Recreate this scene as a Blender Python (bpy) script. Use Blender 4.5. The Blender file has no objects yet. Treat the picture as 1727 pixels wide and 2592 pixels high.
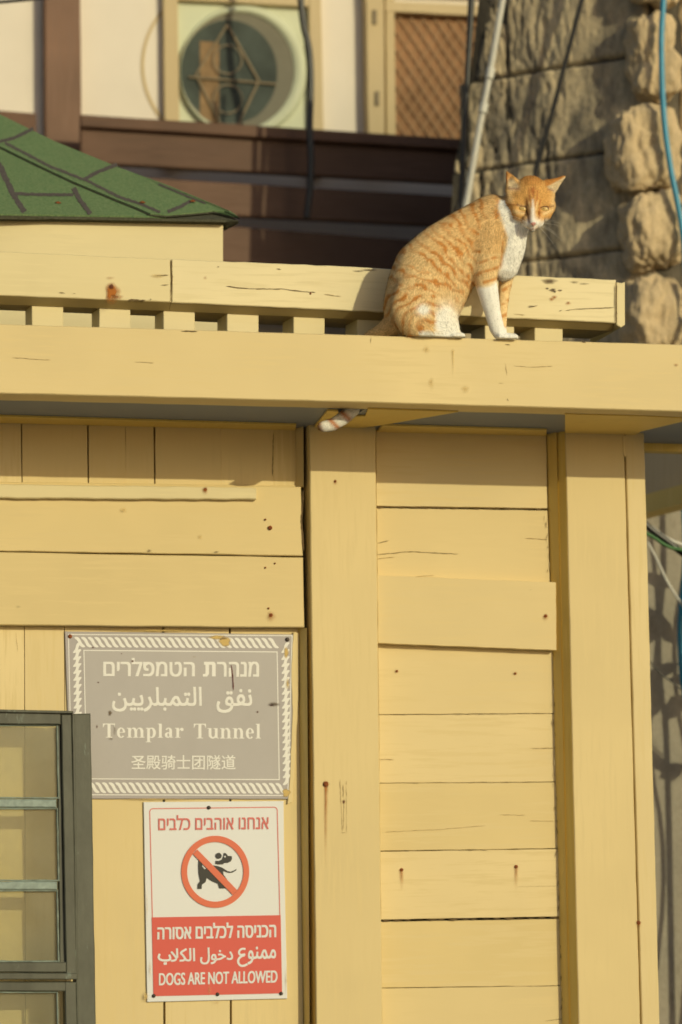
import bpy, math, random
import numpy as np
from mathutils import Vector, noise, geometry
from mathutils.bvhtree import BVHTree
R = math.radians
random.seed(7)
sc = bpy.context.scene
COL = sc.collection

# ------------------------------------------------------------------ camera
FPX = 7000.0                       # focal length in pixels of the 1727 x 2592 photograph
PSI, TH, RHO = R(13.5), R(7.3), -math.asin(0.0136)
C0 = np.array([0.0, 0.0, 1.6])
_r0 = np.array([math.cos(PSI), -math.sin(PSI), 0.0])
FW = np.array([math.sin(PSI)*math.cos(TH), math.cos(PSI)*math.cos(TH), math.sin(TH)])
_u0 = np.cross(_r0, FW)
RT = math.cos(RHO)*_r0 + math.sin(RHO)*_u0
UP = -math.sin(RHO)*_r0 + math.cos(RHO)*_u0
cd = bpy.data.cameras.new('camera')
cam = bpy.data.objects.new('camera', cd); COL.objects.link(cam)
from mathutils import Matrix
m = Matrix.Identity(4)
for i in range(3):
    m[i][0] = RT[i]; m[i][1] = UP[i]; m[i][2] = -FW[i]; m[i][3] = C0[i]
cam.matrix_world = m
cd.sensor_fit = 'HORIZONTAL'; cd.sensor_width = 36.0
cd.lens = 36.0*FPX/1727.0
cd.clip_start = 0.05; cd.clip_end = 500
cd.dof.use_dof = True; cd.dof.focus_distance = 4.68; cd.dof.aperture_fstop = 6.6
sc.camera = cam
# ------------------------------------------------------------------ light
AZ, EL = 26.0, 16.5                # sun: degrees right of the booth wall's normal, and elevation
W = bpy.data.worlds.new("World"); sc.world = W; W.use_nodes = True
nt = W.node_tree
sky = nt.nodes.new('ShaderNodeTexSky'); sky.sky_type = 'NISHITA'; sky.sun_disc = False
sky.sun_elevation = R(EL); sky.sun_rotation = R(180-AZ); sky.air_density = 1.0; sky.dust_density = 2.0
nt.links.new(sky.outputs[0], nt.nodes['Background'].inputs[0])
nt.nodes['Background'].inputs[1].default_value = 0.07
sl = bpy.data.lights.new('sun', 'SUN'); sl.energy = 2.12; sl.angle = R(0.5); sl.color = (1.0, 0.90, 0.55)
so = bpy.data.objects.new('sun', sl); COL.objects.link(so)
SUN = Vector((math.sin(R(AZ))*math.cos(R(EL)), -math.cos(R(AZ))*math.cos(R(EL)), math.sin(R(EL))))
so.rotation_euler = SUN.to_track_quat('Z', 'Y').to_euler(); so.location = (3, -6, 6)
vs = sc.view_settings; vs.view_transform = 'Standard'; vs.look = 'None'; vs.exposure = 0.0; vs.gamma = 1.0
vs.use_curve_mapping = False
sc.cycles.filter_width = 1.65; sc.cycles.max_bounces = 8; sc.cycles.transparent_max_bounces = 12

# ------------------------------------------------------------------ helpers
def ray(px, py):
    return FW + RT*((px-863.5)/FPX) + UP*((1296.0-py)/FPX)
def at(px, py, Y):                  # point of the vertical plane y = Y seen at a photo pixel
    d = ray(px, py); t = (Y-C0[1])/d[1]; return tuple(C0+d*t)
def at_z(px, py, Z):
    d = ray(px, py); t = (Z-C0[2])/d[2]; return tuple(C0+d*t)
def onplane(px, py, P, n):
    d = ray(px, py); t = np.dot(np.array(P)-C0, n)/np.dot(d, n); return tuple(C0+d*t)
def project(p):
    v = np.asarray(p)-C0; z = v@FW
    return 863.5+FPX*(v@RT)/z, 1296-FPX*(v@UP)/z

def mk(name, vs_, fs, mat, parent=None, smooth=False):
    me = bpy.data.meshes.new(name); me.from_pydata([tuple(v) for v in vs_], [], fs); me.update()
    if mat: me.materials.append(mat)
    if smooth: me.shade_smooth()
    o = bpy.data.objects.new(name, me); COL.objects.link(o)
    if parent: o.parent = parent
    return o
def tag(o, label=None, cat=None, group=None, kind=None):
    if label: o['label'] = label
    if cat: o['category'] = cat
    if group: o['group'] = group
    if kind: o['kind'] = kind
    return o
def thing(name, label, cat, group=None):
    o = bpy.data.objects.new(name, None); COL.objects.link(o); o.empty_display_size = .1
    return tag(o, label, cat, group)

def inset(poly, d):                 # 2-D inset of a counter-clockwise or clockwise polygon
    n = len(poly); A = sum(poly[i][0]*poly[(i+1) % n][1]-poly[(i+1) % n][0]*poly[i][1] for i in range(n))
    s = 1 if A > 0 else -1; out = []
    for i in range(n):
        p0, p1, p2 = poly[i-1], poly[i], poly[(i+1) % n]
        def nrm(a, b):
            dx, dy = b[0]-a[0], b[1]-a[1]; L = math.hypot(dx, dy) or 1; return (-dy/L*s, dx/L*s)
        a, b = nrm(p0, p1), nrm(p1, p2); mx, my = a[0]+b[0], a[1]+b[1]
        k = d*2/max(mx*mx+my*my, .6); out.append((p1[0]+mx*k, p1[1]+my*k))
    return out
def board(name, px, Y, t, mat, parent=None, ch=1.6, jit=.7, seg=45, place=None, back=None):
    """a timber: photo-pixel outline on a plane, worn arrises, thickness t going back"""
    pts = []
    n = len(px)
    for i in range(n):
        a, b = px[i], px[(i+1) % n]; L = math.hypot(b[0]-a[0], b[1]-a[1]); k = max(1, int(L/seg))
        for j in range(k):
            u = j/k; q = [a[0]+(b[0]-a[0])*u, a[1]+(b[1]-a[1])*u]
            if j and jit: q[0] += random.uniform(-jit, jit)*.7; q[1] += random.uniform(-jit, jit)*.7
            pts.append(q)
    ins = inset(pts, ch)
    f = place or (lambda x, y, d: at(x, y, Y+d) if d == 0 else tuple(np.array(at(x, y, Y))+np.array([0, d, 0])))
    c = ch/1420
    V = [f(x, y, 0) for x, y in ins]
    V += [tuple(np.array(f(x, y, 0))+np.array([0, c, 0])) for x, y in pts]
    V += [tuple(np.array(f(x, y, 0))+np.array([0, t, 0])) for x, y in pts]
    m_ = len(pts); F = [list(range(m_))]
    for k in range(2):
        for i in range(m_):
            j = (i+1) % m_; F.append([k*m_+i, k*m_+j, (k+1)*m_+j, (k+1)*m_+i])
    F.append(list(range(2*m_, 3*m_))[::-1])
    o = mk(name, V, F, mat, parent)
    fix(o); return o
def fix(o):
    import bmesh
    b = bmesh.new(); b.from_mesh(o.data); bmesh.ops.recalc_face_normals(b, faces=b.faces); b.to_mesh(o.data); b.free()
def prism(name, P, vec, mat, parent=None):
    n = len(P); vec = np.array(vec)
    V = [tuple(p) for p in P]+[tuple(np.array(p)+vec) for p in P]
    F = [list(range(n)), list(range(n, 2*n))[::-1]]+[[i, (i+1) % n, n+(i+1) % n, n+i] for i in range(n)]
    o = mk(name, V, F, mat, parent); fix(o); return o
def tube(name, pts, r, mat, parent=None, res=10, rs=None):
    P = [Vector(p) for p in pts]
    for _ in range(2):
        Q = [P[0]]
        for a, b in zip(P[:-1], P[1:]): Q += [a*.75+b*.25, a*.25+b*.75]
        Q.append(P[-1]); P = Q
    V, F = [], []
    for i, p in enumerate(P):
        t = (P[min(i+1, len(P)-1)]-P[max(i-1, 0)]).normalized()
        a = t.cross(Vector((0, 1, 0.01))).normalized(); b = t.cross(a)
        rr = r if rs is None else rs(i/(len(P)-1))
        for k in range(res):
            w = 2*math.pi*k/res; V.append(p+a*math.cos(w)*rr+b*math.sin(w)*rr)
    for i in range(len(P)-1):
        for k in range(res):
            k2 = (k+1) % res; F.append([i*res+k, i*res+k2, (i+1)*res+k2, (i+1)*res+k])
    F.append(list(range(res))[::-1]); F.append([(len(P)-1)*res+k for k in range(res)])
    return mk(name, V, F, mat, parent, True)

# ------------------------------------------------------------------ materials
class N:
    def __init__(s, name):
        s.m = bpy.data.materials.new(name); s.m.use_nodes = True; s.t = s.m.node_tree
        s.b = s.t.nodes['Principled BSDF']; s.pos = None
    def n(s, ty, **kw):
        x = s.t.nodes.new(ty)
        for k, v in kw.items(): setattr(x, k, v)
        return x
    def l(s, a, b): s.t.links.new(a, b)
    def noise(s, scale, detail=4, sc3=(1, 1, 1), rough=.55, off=None):
        if s.pos is None: s.pos = s.n('ShaderNodeNewGeometry').outputs['Position']
        mp = s.n('ShaderNodeMapping'); mp.inputs['Scale'].default_value = sc3; s.l(s.pos, mp.inputs[0])
        if off is not None: s.l(off, mp.inputs['Location'])
        t = s.n('ShaderNodeTexNoise'); t.inputs['Scale'].default_value = scale
        t.inputs['Detail'].default_value = detail; t.inputs['Roughness'].default_value = rough
        s.l(mp.outputs[0], t.inputs['Vector']); return t.outputs['Fac']
    def ramp(s, fac, stops):
        r = s.n('ShaderNodeValToRGB'); s.l(fac, r.inputs[0]); e = r.color_ramp.elements
        while len(e) < len(stops): e.new(.5)
        for i, (p, c) in enumerate(stops):
            e[i].position = p; e[i].color = (c if len(c) == 4 else (*c, 1))
        return r.outputs[0]
    def mix(s, fac, a, b, mode='MIX'):
        x = s.n('ShaderNodeMix', data_type='RGBA', blend_type=mode)
        for v, i in ((fac, 0), (a, 6), (b, 7)):
            if isinstance(v, (int, float)): x.inputs[i].default_value = v
            elif isinstance(v, tuple): x.inputs[i].default_value = (*v, 1)
            else: s.l(v, x.inputs[i])
        return x.outputs[2]
    def bump(s, h, strength, dist=.002, prev=None):
        b = s.n('ShaderNodeBump'); b.inputs['Strength'].default_value = strength; b.inputs['Distance'].default_value = dist
        s.l(h, b.inputs['Height'])
        if prev is not None: s.l(prev, b.inputs['Normal'])
        s.l(b.outputs[0], s.b.inputs['Normal']); return b.outputs[0]
    def col(s, c):
        if isinstance(c, tuple): s.b.inputs['Base Color'].default_value = (*c, 1)
        else: s.l(c, s.b.inputs['Base Color'])
    def rough(s, v, spec=.3):
        s.b.inputs['Roughness'].default_value = v; s.b.inputs['Specular IOR Level'].default_value = spec

def paint(name, base, grain='x', rough=.55, dirt=.07, chips=True, var=.07, bs=.14):
    k = N(name)
    s3 = (1, 1, 14) if grain == 'x' else (14, 14, 1)
    oi = k.n('ShaderNodeObjectInfo').outputs['Random']
    mm = k.n('ShaderNodeMath', operation='MULTIPLY'); k.l(oi, mm.inputs[0]); mm.inputs[1].default_value = 37.0
    cb = k.n('ShaderNodeCombineXYZ'); k.l(mm.outputs[0], cb.inputs[0]); k.l(mm.outputs[0], cb.inputs[2])
    off = cb.outputs[0]
    big = k.noise(3.2, 3, off=off); grn = k.noise(9, 6, s3, .6, off); fine = k.noise(160, 3, off=off)
    c = k.mix(k.ramp(big, [(.3, (0, 0, 0)), (.7, (1, 1, 1))]), tuple(x*(1-var) for x in base), tuple(min(1, x*(1+var*.7)) for x in base))
    hv = k.n('ShaderNodeHueSaturation'); k.l(c, hv.inputs['Color'])
    mr = k.n('ShaderNodeMapRange'); k.l(oi, mr.inputs[0]); mr.inputs[3].default_value = .95; mr.inputs[4].default_value = 1.04
    k.l(mr.outputs[0], hv.inputs['Value'])
    mr2 = k.n('ShaderNodeMapRange'); k.l(oi, mr2.inputs[0]); mr2.inputs[3].default_value = 1.05; mr2.inputs[4].default_value = .94
    k.l(mr2.outputs[0], hv.inputs['Saturation']); c = hv.outputs[0]
    c = k.mix(k.ramp(grn, [(.38, (1, 1, 1)), (.5, (0, 0, 0))]), c, tuple(x*.975 for x in base))
    # faint grey-brown weathering in long streaks
    st = k.noise(5, 5, (1, 1, 6) if grain == 'x' else (7, 7, .8), .65, off)
    c = k.mix(k.ramp(st, [(.56, (0, 0, 0)), (.76, (dirt,)*3)]), c, (base[0]*.62, base[1]*.56, base[2]*.5))
    if chips:   # hairline checks in the paint along the grain, open only here and there
        ck = k.noise(26, 4, (1, 1, 22) if grain == 'x' else (22, 22, 1), .7, off)
        gate = k.noise(4.0, 2, off=off)
        a = k.ramp(ck, [(.735, (0, 0, 0)), (.75, (1, 1, 1))]); g = k.ramp(gate, [(.61, (0, 0, 0)), (.67, (1, 1, 1))])
        c = k.mix(k.mix(1.0, a, g, 'MULTIPLY'), c, (.13, .085, .04))
    k.col(c); k.rough(rough)
    b = k.bump(grn, bs, .0012); b = k.bump(fine, bs*.35, .0006, b); k.bump(big, .25, .004, b)
    return k.m
def plain(name, c, rough=.6, spec=.3, var=.1, scale=40, metal=0, bump=0):
    k = N(name); f = k.noise(scale, 4)
    k.col(k.mix(k.ramp(f, [(.3, (0, 0, 0)), (.7, (1, 1, 1))]), tuple(x*(1-var) for x in c), tuple(min(1, x*(1+var)) for x in c)))
    k.rough(rough, spec); k.b.inputs['Metallic'].default_value = metal
    if bump: k.bump(f, bump, .002)
    return k.m
YEL = (.722, .580, .300)
M = {}
M['yx'] = paint('yellow_paint_horizontal', YEL, 'x')
M['yz'] = paint('yellow_paint_vertical', YEL, 'z')
M['beam'] = paint('yellow_paint_beam', (.748, .600, .312), 'x', dirt=.07, chips=False)
M['cream'] = paint('cream_paint', (.76, .66, .40), 'x', dirt=.12)
M['under'] = paint('shaded_underside_paint', (.44, .34, .16), 'x', dirt=.4)  # darker than the rail's cream; the underside shade is put into the colour
M['ochre'] = paint('ochre_edge_paint', (.80, .60, .19), 'z', dirt=.3)
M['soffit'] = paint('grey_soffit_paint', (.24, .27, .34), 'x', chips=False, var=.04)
M['dark'] = plain('dark_cavity', (.02, .016, .012), .9)
M['plaster'] = plain('white_plaster', (.80, .74, .66), .85, .1, .03, 6)
M['tanwood'] = paint('tan_frame_wood', (.58, .46, .27), 'z', chips=False)
M['brown'] = paint('brown_fence_stain', (.135, .072, .046), 'x', .6, .5, chips=False, var=.3)
M['brownz'] = paint('brown_post_stain', (.20, .11, .072), 'z', .5, .5, chips=False, var=.35)
M['black'] = plain('black_rubber', (.022, .022, .024), .35, .5)
M['white'] = plain('white_pipe_plastic', (.62, .62, .58), .4, .4, .06)
M['blue'] = plain('blue_hose_plastic', (.015, .27, .46), .35, .5, .08)
M['green'] = plain('green_cable_plastic', (.05, .16, .05), .4)
M['rust'] = plain('rust', (.22, .07, .025), .85, .2, .5, 300)
M['screw'] = plain('dark_screw', (.05, .035, .03), .5, .4, .3, 300)
M['lattice'] = paint('lattice_bronze', (.36, .21, .10), 'z', chips=False)
M['clay'] = plain('brown_curtain', (.31, .175, .095), .9, .1, .25, 14)
M['plank'] = plain('tan_plank', (.27, .18, .10), .8, .1, .3, 20)
M['grille'] = plain('grille_metal', (.24, .19, .12), .6, .3, .15)
M['interior_dark'] = plain('interior_shadow', (.060, .075, .068), .7, .2, .3, 10)
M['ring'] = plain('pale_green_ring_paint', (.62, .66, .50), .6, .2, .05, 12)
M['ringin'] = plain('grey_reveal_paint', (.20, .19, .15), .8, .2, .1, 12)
M['ground'] = plain('paving_dust', (.36, .31, .24), .9, .1, .15, 3)

def stonemat(name, light, dark, thr=(.42, .6), zs=.35, fine_amt=1.0):
    k = N(name)
    p = k.noise(9, 8, (1, 1, zs), .68); q = k.noise(2.4, 3); f = k.noise(120, 5, rough=.7); gr = k.noise(40, 6, (1, 1, .4), .7)
    c = k.mix(k.ramp(p, [(thr[0], (0, 0, 0)), (thr[1], (1, 1, 1))]), dark, light)
    c = k.mix(k.ramp(q, [(.35, (0, 0, 0)), (.7, (.6, .6, .6))]), c, tuple(x*.8 for x in light))
    c = k.mix(k.ramp(gr, [(.55, (0, 0, 0)), (.72, (.5, .5, .5))]), c, tuple(x*.3 for x in light))
    c = k.mix(k.ramp(f, [(.3, (.35,)*3), (.6, (0, 0, 0))]), c, tuple(x*.45 for x in light))
    k.col(c); k.rough(.93, .1)
    b = k.bump(f, .5*fine_amt, .003); k.bump(gr, .7*fine_amt, .006, b)
    return k.m
M['stone'] = stonemat('weathered_limestone', (.70, .58, .39), (.17, .155, .135), (.42, .56))
M['quoin'] = stonemat('rough_quoin_stone', (.70, .55, .35), (.36, .28, .18), (.28, .48), .5)
M['render'] = stonemat('grey_cement_render', (.42, .38, .31), (.30, .275, .23), (.3, .7), .6, .4)
M['mortar'] = stonemat('dark_mortar', (.16, .14, .11), (.05, .045, .04))

def shinglemat():
    k = N('green_mineral_felt')
    a = k.noise(420, 2, rough=.8); b = k.noise(140, 3); g = k.noise(5, 3)
    c = k.mix(k.ramp(a, [(.36, (0, 0, 0)), (.66, (1, 1, 1))]), (.10, .18, .075), (.30, .39, .19))
    c = k.mix(k.ramp(b, [(.4, (0, 0, 0)), (.75, (.55,)*3)]), c, (.06, .18, .075))
    c = k.mix(k.ramp(g, [(.45, (0, 0, 0)), (.75, (.35,)*3)]), c, (.16, .22, .11))
    k.col(c); k.rough(.9, .15); k.bump(a, .9, .002); return k.m
M['shingle'] = shinglemat()
M['felt'] = plain('dark_felt', (.085, .085, .06), .9, .1, .4, 200)

def metalpaint():
    k = N('grey_green_metal_paint')
    a = k.noise(14, 6, (1, 1, .5), .7); b = k.noise(60, 5, (1, 1, .3), .7); c0 = (.098, .102, .080)
    c = k.mix(k.ramp(a, [(.35, (0, 0, 0)), (.7, (1, 1, 1))]), tuple(x*.75 for x in c0), tuple(x*1.2 for x in c0))
    c = k.mix(k.ramp(b, [(.62, (0, 0, 0)), (.74, (.8,)*3)]), c, (.22, .28, .25))
    c = k.mix(k.ramp(a, [(.70, (0, 0, 0)), (.80, (.7,)*3)]), c, (.12, .06, .03))
    k.col(c); k.rough(.45, .4); k.bump(b, .4, .001); return k.m
M['metal'] = metalpaint()
M['muntin'] = plain('pale_blue_muntin_paint', (.27, .34, .32), .5, .4, .2, 90, bump=.4)
M['putty'] = plain('pale_blue_putty', (.22, .27, .24), .7, .3, .3, 60, bump=.5)
def glassmat():
    k = N('dusty_glass'); t = k.t
    tr = k.n('ShaderNodeBsdfTransparent'); tr.inputs[0].default_value = (.96, .97, .92, 1)
    gl = k.n('ShaderNodeBsdfGlossy'); gl.inputs['Roughness'].default_value = .04
    df = k.n('ShaderNodeBsdfDiffuse'); df.inputs[0].default_value = (.56, .53, .40, 1)
    fr = k.n('ShaderNodeFresnel'); fr.inputs[0].default_value = 1.45
    m1 = k.n('ShaderNodeMixShader'); k.l(fr.outputs[0], m1.inputs[0]); k.l(tr.outputs[0], m1.inputs[1]); k.l(gl.outputs[0], m1.inputs[2])
    d = k.noise(8, 5, rough=.65); r = k.ramp(d, [(.3, (.10,)*3), (.75, (.27,)*3)])
    m2 = k.n('ShaderNodeMixShader'); k.l(r, m2.inputs[0]); k.l(m1.outputs[0], m2.inputs[1]); k.l(df.outputs[0], m2.inputs[2])
    k.l(m2.outputs[0], t.nodes['Material Output'].inputs[0]); return k.m
M['glass'] = glassmat()
def stainmat(name, c):
    k = N(name)
    at_ = k.n('ShaderNodeAttribute', attribute_name='a'); nz = k.noise(110, 5, (1, 1, .5), .7)
    mu = k.n('ShaderNodeMath', operation='MULTIPLY'); k.l(at_.outputs['Fac'], mu.inputs[0])
    r = k.ramp(nz, [(.25, (.35,)*3), (.6, (1, 1, 1))]); k.l(r, mu.inputs[1])
    tr = k.n('ShaderNodeBsdfTransparent'); ms = k.n('ShaderNodeMixShader'); k.col(c); k.rough(.8, .1)
    k.l(mu.outputs[0], ms.inputs[0]); k.l(tr.outputs[0], ms.inputs[1]); k.l(k.b.outputs[0], ms.inputs[2])
    k.l(ms.outputs[0], k.t.nodes['Material Output'].inputs[0]); return k.m
M['s_rust'] = stainmat('rust_stain', (.42, .15, .035))
M['s_dark'] = stainmat('dark_rust_stain', (.14, .045, .025))
M['s_grime'] = stainmat('grime_stain', (.16, .12, .08))
M['s_ochre'] = stainmat('ochre_paint_smear', (.62, .45, .18))
M['crackl'] = plain('fine_paint_crack', (.34, .24, .11), .9)
M['crack'] = plain('dark_paint_crack', (.15, .10, .05), .9)  # dark brown for the wider cracks and old paint joints

def stain(name, px, py, rx, ry, Y, mat, parent, a=1.0, tail=0, pw=1.5):
    V, F, A = [], [], []
    n, k = 6, 20
    for i in range(n+1):
        r = i/n
        for j in range(k):
            w = 2*math.pi*j/k; dy = math.sin(w)*r*ry
            if dy > 0: dy *= 1+tail
            jx = 1+.18*math.sin(3*w+px)+.1*math.sin(5*w+py)
            V.append(at(px+math.cos(w)*r*rx*jx*(1 if dy <= 0 else 1-.3*min(1, tail*.1)), py+dy, Y)); A.append(a*(1-r)**pw)
    for i in range(n):
        for j in range(k):
            j2 = (j+1) % k; F.append([i*k+j, i*k+j2, (i+1)*k+j2, (i+1)*k+j])
    o = mk(name, V, F, mat, parent)
    at_ = o.data.attributes.new('a', 'FLOAT', 'POINT'); at_.data.foreach_set('value', A); return o
def ribbon(name, pts, w, Y, mat, parent, jit=.6):
    P = []
    for a, b in zip(pts[:-1], pts[1:]):
        k = max(2, int(math.hypot(b[0]-a[0], b[1]-a[1])/7))
        for j in range(k): P.append((a[0]+(b[0]-a[0])*j/k+random.uniform(-jit, jit), a[1]+(b[1]-a[1])*j/k+random.uniform(-jit, jit)))
    P.append(pts[-1]); V, F = [], []
    for i, p in enumerate(P):
        q0, q1 = P[max(i-1, 0)], P[min(i+1, len(P)-1)]; dx, dy = q1[0]-q0[0], q1[1]-q0[1]; L = math.hypot(dx, dy) or 1
        ww = w*.5*random.uniform(.35, 1)*(1 if 0 < i < len(P)-1 else .2)
        V += [at(p[0]-dy/L*ww, p[1]+dx/L*ww, Y), at(p[0]+dy/L*ww, p[1]-dx/L*ww, Y)]
    F = [[2*i, 2*i+1, 2*i+3, 2*i+2] for i in range(len(P)-1)]
    return mk(name, V, F, mat, parent)
def screw(name, px, py, r, Y, mat, parent):
    V = [np.array(at(px, py, Y))+np.array([0, -.0022, 0])]; F = []
    k = 12
    for ri, d in ((.55, -.0020), (1, -.0008), (1.02, .002)):
        for j in range(k):
            w = 2*math.pi*j/k; V.append(np.array(at(px+math.cos(w)*r*ri, py+math.sin(w)*r*ri, Y))+np.array([0, d, 0]))
    for j in range(k): F.append([0, 1+j, 1+(j+1) % k])
    for q in range(2):
        for j in range(k): F.append([1+q*k+j, 1+(q+1)*k+j, 1+(q+1)*k+(j+1) % k, 1+q*k+(j+1) % k])
    o = mk(name, V, F, mat, parent, True); fix(o); return o

# ------------------------------------------------------------------ setting
W0 = 4.8
YB = W0-.255                        # front of the roof beam
BT = .068
ZB = (at(0, 1005, YB)[2]+at(864, 1018, YB)[2]+at(1727, 1042, YB)[2])/3
ground = mk('ground', [(-60, -60, 0), (60, -60, 0), (60, 60, 0), (-60, 60, 0)], [[0, 1, 2, 3]], M['ground']); tag(ground, kind='structure')

booth = thing('wooden_booth', 'yellow painted wooden booth with beam roof, posts and horizontal boards, carrying the cat', 'booth')

# posts
board('post', [(783, 1060), (951, 1068), (970, 2720), (803, 2720)], W0, .09, M['yz'], booth, ch=2.2)
board('post', [(1431, 1080), (1579.5, 1085), (1625, 2720), (1468, 2720)], W0, .09, M['yz'], booth, ch=2.2)
board('post', [(1583.5, 1085), (1631, 1087), (1674, 2720), (1629, 2720)], W0+.002, .09, M['yz'], booth, ch=2.2)
board('paint_filler', [(1577, 1102), (1587, 1102), (1587, 1150), (1584, 1158), (1578, 1150)], W0-.0015, .004, M['yz'], booth, ch=1, jit=0)
# bevelled trims beside the right post: their faces turn away from the sun
def quad(name, a, b, c, d, ya, yb, mat, t=.03, parent=booth):
    P = [at(*a, ya), at(*b, yb), at(*c, yb), at(*d, ya)]
    return prism(name, P, (0, t, 0), mat, parent)
quad('trim', (1385, 1080), (1409, 1082), (1444, 2720), (1426, 2720), W0+.040, W0+.016, M['ochre'])
quad('trim', (1410.5, 1082), (1430, 1083), (1467, 2720), (1445.5, 2720), W0+.019, W0+.001, M['ochre'])
quad('trim', (749, 1050), (768, 1052), (769, 1232), (750, 1232), W0+.040, W0+.022, M['yz'])
quad('trim', (771, 1050), (782, 1052), (785, 1500), (774, 1500), W0+.045, W0+.012, M['ochre'], .02)
quad('trim', (754, 1590), (777, 1590), (785, 2720), (771, 2720), W0+.036, W0+.006, M['ochre'])
quad('trim', (788, 1500), (793, 1500), (801.5, 2720), (790, 2720), W0+.04, W0+.004, M['brownz'], .02)
# right bay boards
def xl(y): return 951.5+(y-1085)*.0107
def xr(y):
    t = [(1080, 1383), (1287, 1386), (1467, 1393), (1650, 1404), (1800, 1405), (1980, 1408), (2149, 1414), (2322, 1421), (2500, 1424), (2800, 1432)]
    return float(np.interp(y, [a[0] for a in t], [a[1] for a in t]))
J = [(1070, 1078), (1280.5, 1286.5), (1286, 1292), (1455, 1466), (1632, 1650), (1808.8, 1805.8), (1810.2, 1807.2), (1982, 1979), (1983.4, 1980.4),
     (2154, 2147.6), (2156, 2149.6), (2328, 2320), (2334, 2326), (2500.8, 2494.8), (2502.2, 2496.2), (2720, 2712)]
for i, (a, b, dY) in enumerate([(0, 1, .040), (2, 3, .039), (3.5, 4, .019), (4.5, 5, .040), (6, 7, .041), (8, 9, .040), (10, 11, .039), (12, 13, .041), (14, 15, .040)]):
    if a == 3.5: q = [(xl(1456), 1456), (1408, 1474), (1409, 1646), (xl(1628), 1628)]
    elif a == 4.5: q = [(xl(1620), 1620), (1403, 1640), (xr(1805), 1805.5), (xl(1808), 1808.5)]
    else:
        q = [(xl(J[a][0]), J[a][0]), (xr(J[a][1]), J[a][1]), (xr(J[b][1]), J[b][1]), (xl(J[b][0]), J[b][0])]
        if a == 2: q[2] = (1392, 1478); q[3] = (xl(1470), 1470)
    board('board', q, W0+dY, .02, M['yx'], booth, jit=.7, seg=22, ch=.7)
for y0, y1 in ((1440, 2320), (2340, 2720)):
    board('backing_strip', [(xl(y0)+1, y0), (xr(y0)-2, y0), (xr(y1)-2, y1), (xl(y1)+1, y1)], W0+.0625, .005, M['ochre'], booth, jit=0)
# left bay
for a, b, g in [(-260, -112, 2), (-110, 53, 3), (56, 220.5, 2), (224.5, 317, 4), (317.8, 388.5, 1), (393, 558, 5), (558.9, 691.3, 1), (692, 748, 1)]:
    board('board', [(a, 1040), (b, 1042), (b+2, 1250), (a+1, 1250)], W0+.042, .02, M['yz'], booth, seg=30, ch=.6, jit=.5)
board('ledge', [(-260, 1216), (748, 1229), (748, 1240), (-260, 1228)], W0+.028, .016, M['yx'], booth, ch=2)
board('board', [(-260, 1222.5), (762, 1232), (767, 1407), (-260, 1390)], W0+.014, .02, M['yx'], booth, jit=.8, ch=2)
board('board', [(-260, 1393.5), (767.5, 1411), (771, 1588), (-260, 1580)], W0+.013, .02, M['yx'], booth, jit=.8, ch=2)
board('batten', [(-260, 1222), (640, 1234), (650, 1236), (650, 1264), (-260, 1259)], W0+.002, .012, M['cream'], booth, jit=1.4, seg=25, ch=2.5)
for a, b in [(-260, 61), (62.5, 162.5), (164, 411), (416.5, 579.5), (584.5, 754)]:
    board('board', [(a, 1560), (b, 1560), (b+(3 if b < 700 else 16), 2720), (a+3, 2720)], W0+.035, .02, M['yz'], booth, seg=60, ch=.6, jit=.3)
prism('backing', [at(-420, 1040, W0+.085), at(1560, 1070, W0+.085), (at(1560, 1070, W0+.085)[0], W0+.085, 0), (at(-420, 1040, W0+.085)[0], W0+.085, 0)], (0, .9, 0), M['dark'], booth)
# beam, soffit, deck
board('roof_beam', [(-260, 811.5), (0, 819.5), (864, 846.5), (1727, 872), (1990, 880), (1990, 1050), (1727, 1041.5), (864, 1016.5), (0, 995.5), (-260, 990)], YB, BT, M['beam'], booth, ch=2.6, jit=.7)
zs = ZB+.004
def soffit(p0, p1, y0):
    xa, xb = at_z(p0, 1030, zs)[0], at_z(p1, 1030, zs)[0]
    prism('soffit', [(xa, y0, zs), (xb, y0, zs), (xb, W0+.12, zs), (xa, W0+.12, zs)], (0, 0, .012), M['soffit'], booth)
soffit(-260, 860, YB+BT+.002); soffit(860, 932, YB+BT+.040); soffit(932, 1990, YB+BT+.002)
def zpoly(name, px, z, t, mat):
    return prism(name, [at_z(x, y, z) for x, y in px], (0, 0, t), mat, booth)
zpoly('soffit_batten', [(932, 1036), (1160, 1043), (969, 1076), (865, 1090), (790, 1088), (830, 1040), (856, 1041), (858, 1055), (925, 1054)], zs-.004, .0035, M['ochre'])
zpoly('soffit_batten', [(1431, 1049), (1626, 1054), (1760, 1060), (1624, 1092), (1590, 1112), (1431, 1104)], zs-.004, .0035, M['ochre'])
zpoly('soffit_batten', [(-260, 1046), (0, 1054), (750, 1076), (748, 1090), (-260, 1064)], zs-.004, .0035, M['ochre'])
zpoly('soffit_batten', [(969, 1077), (1384, 1089), (1384, 1110), (953, 1096)], zs-.0041, .0035, M['ochre'])
xL, xR = at(-260, 900, YB)[0], at(1990, 900, YB)[0]
zt = at(864, 846.5, YB)[2]
prism('roof_deck', [(xL, YB+BT+.006, zt-.03), (xR, YB+BT+.006, zt-.03), (xR, W0+.5, zt-.03), (xL, W0+.5, zt-.03)], (0, 0, -.03), M['felt'], booth)
board('hanging_board', [(1560, 1096), (1800, 1104), (1800, 1146), (1560, 1138)], W0+.118, .03, M['ochre'], booth)
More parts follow.
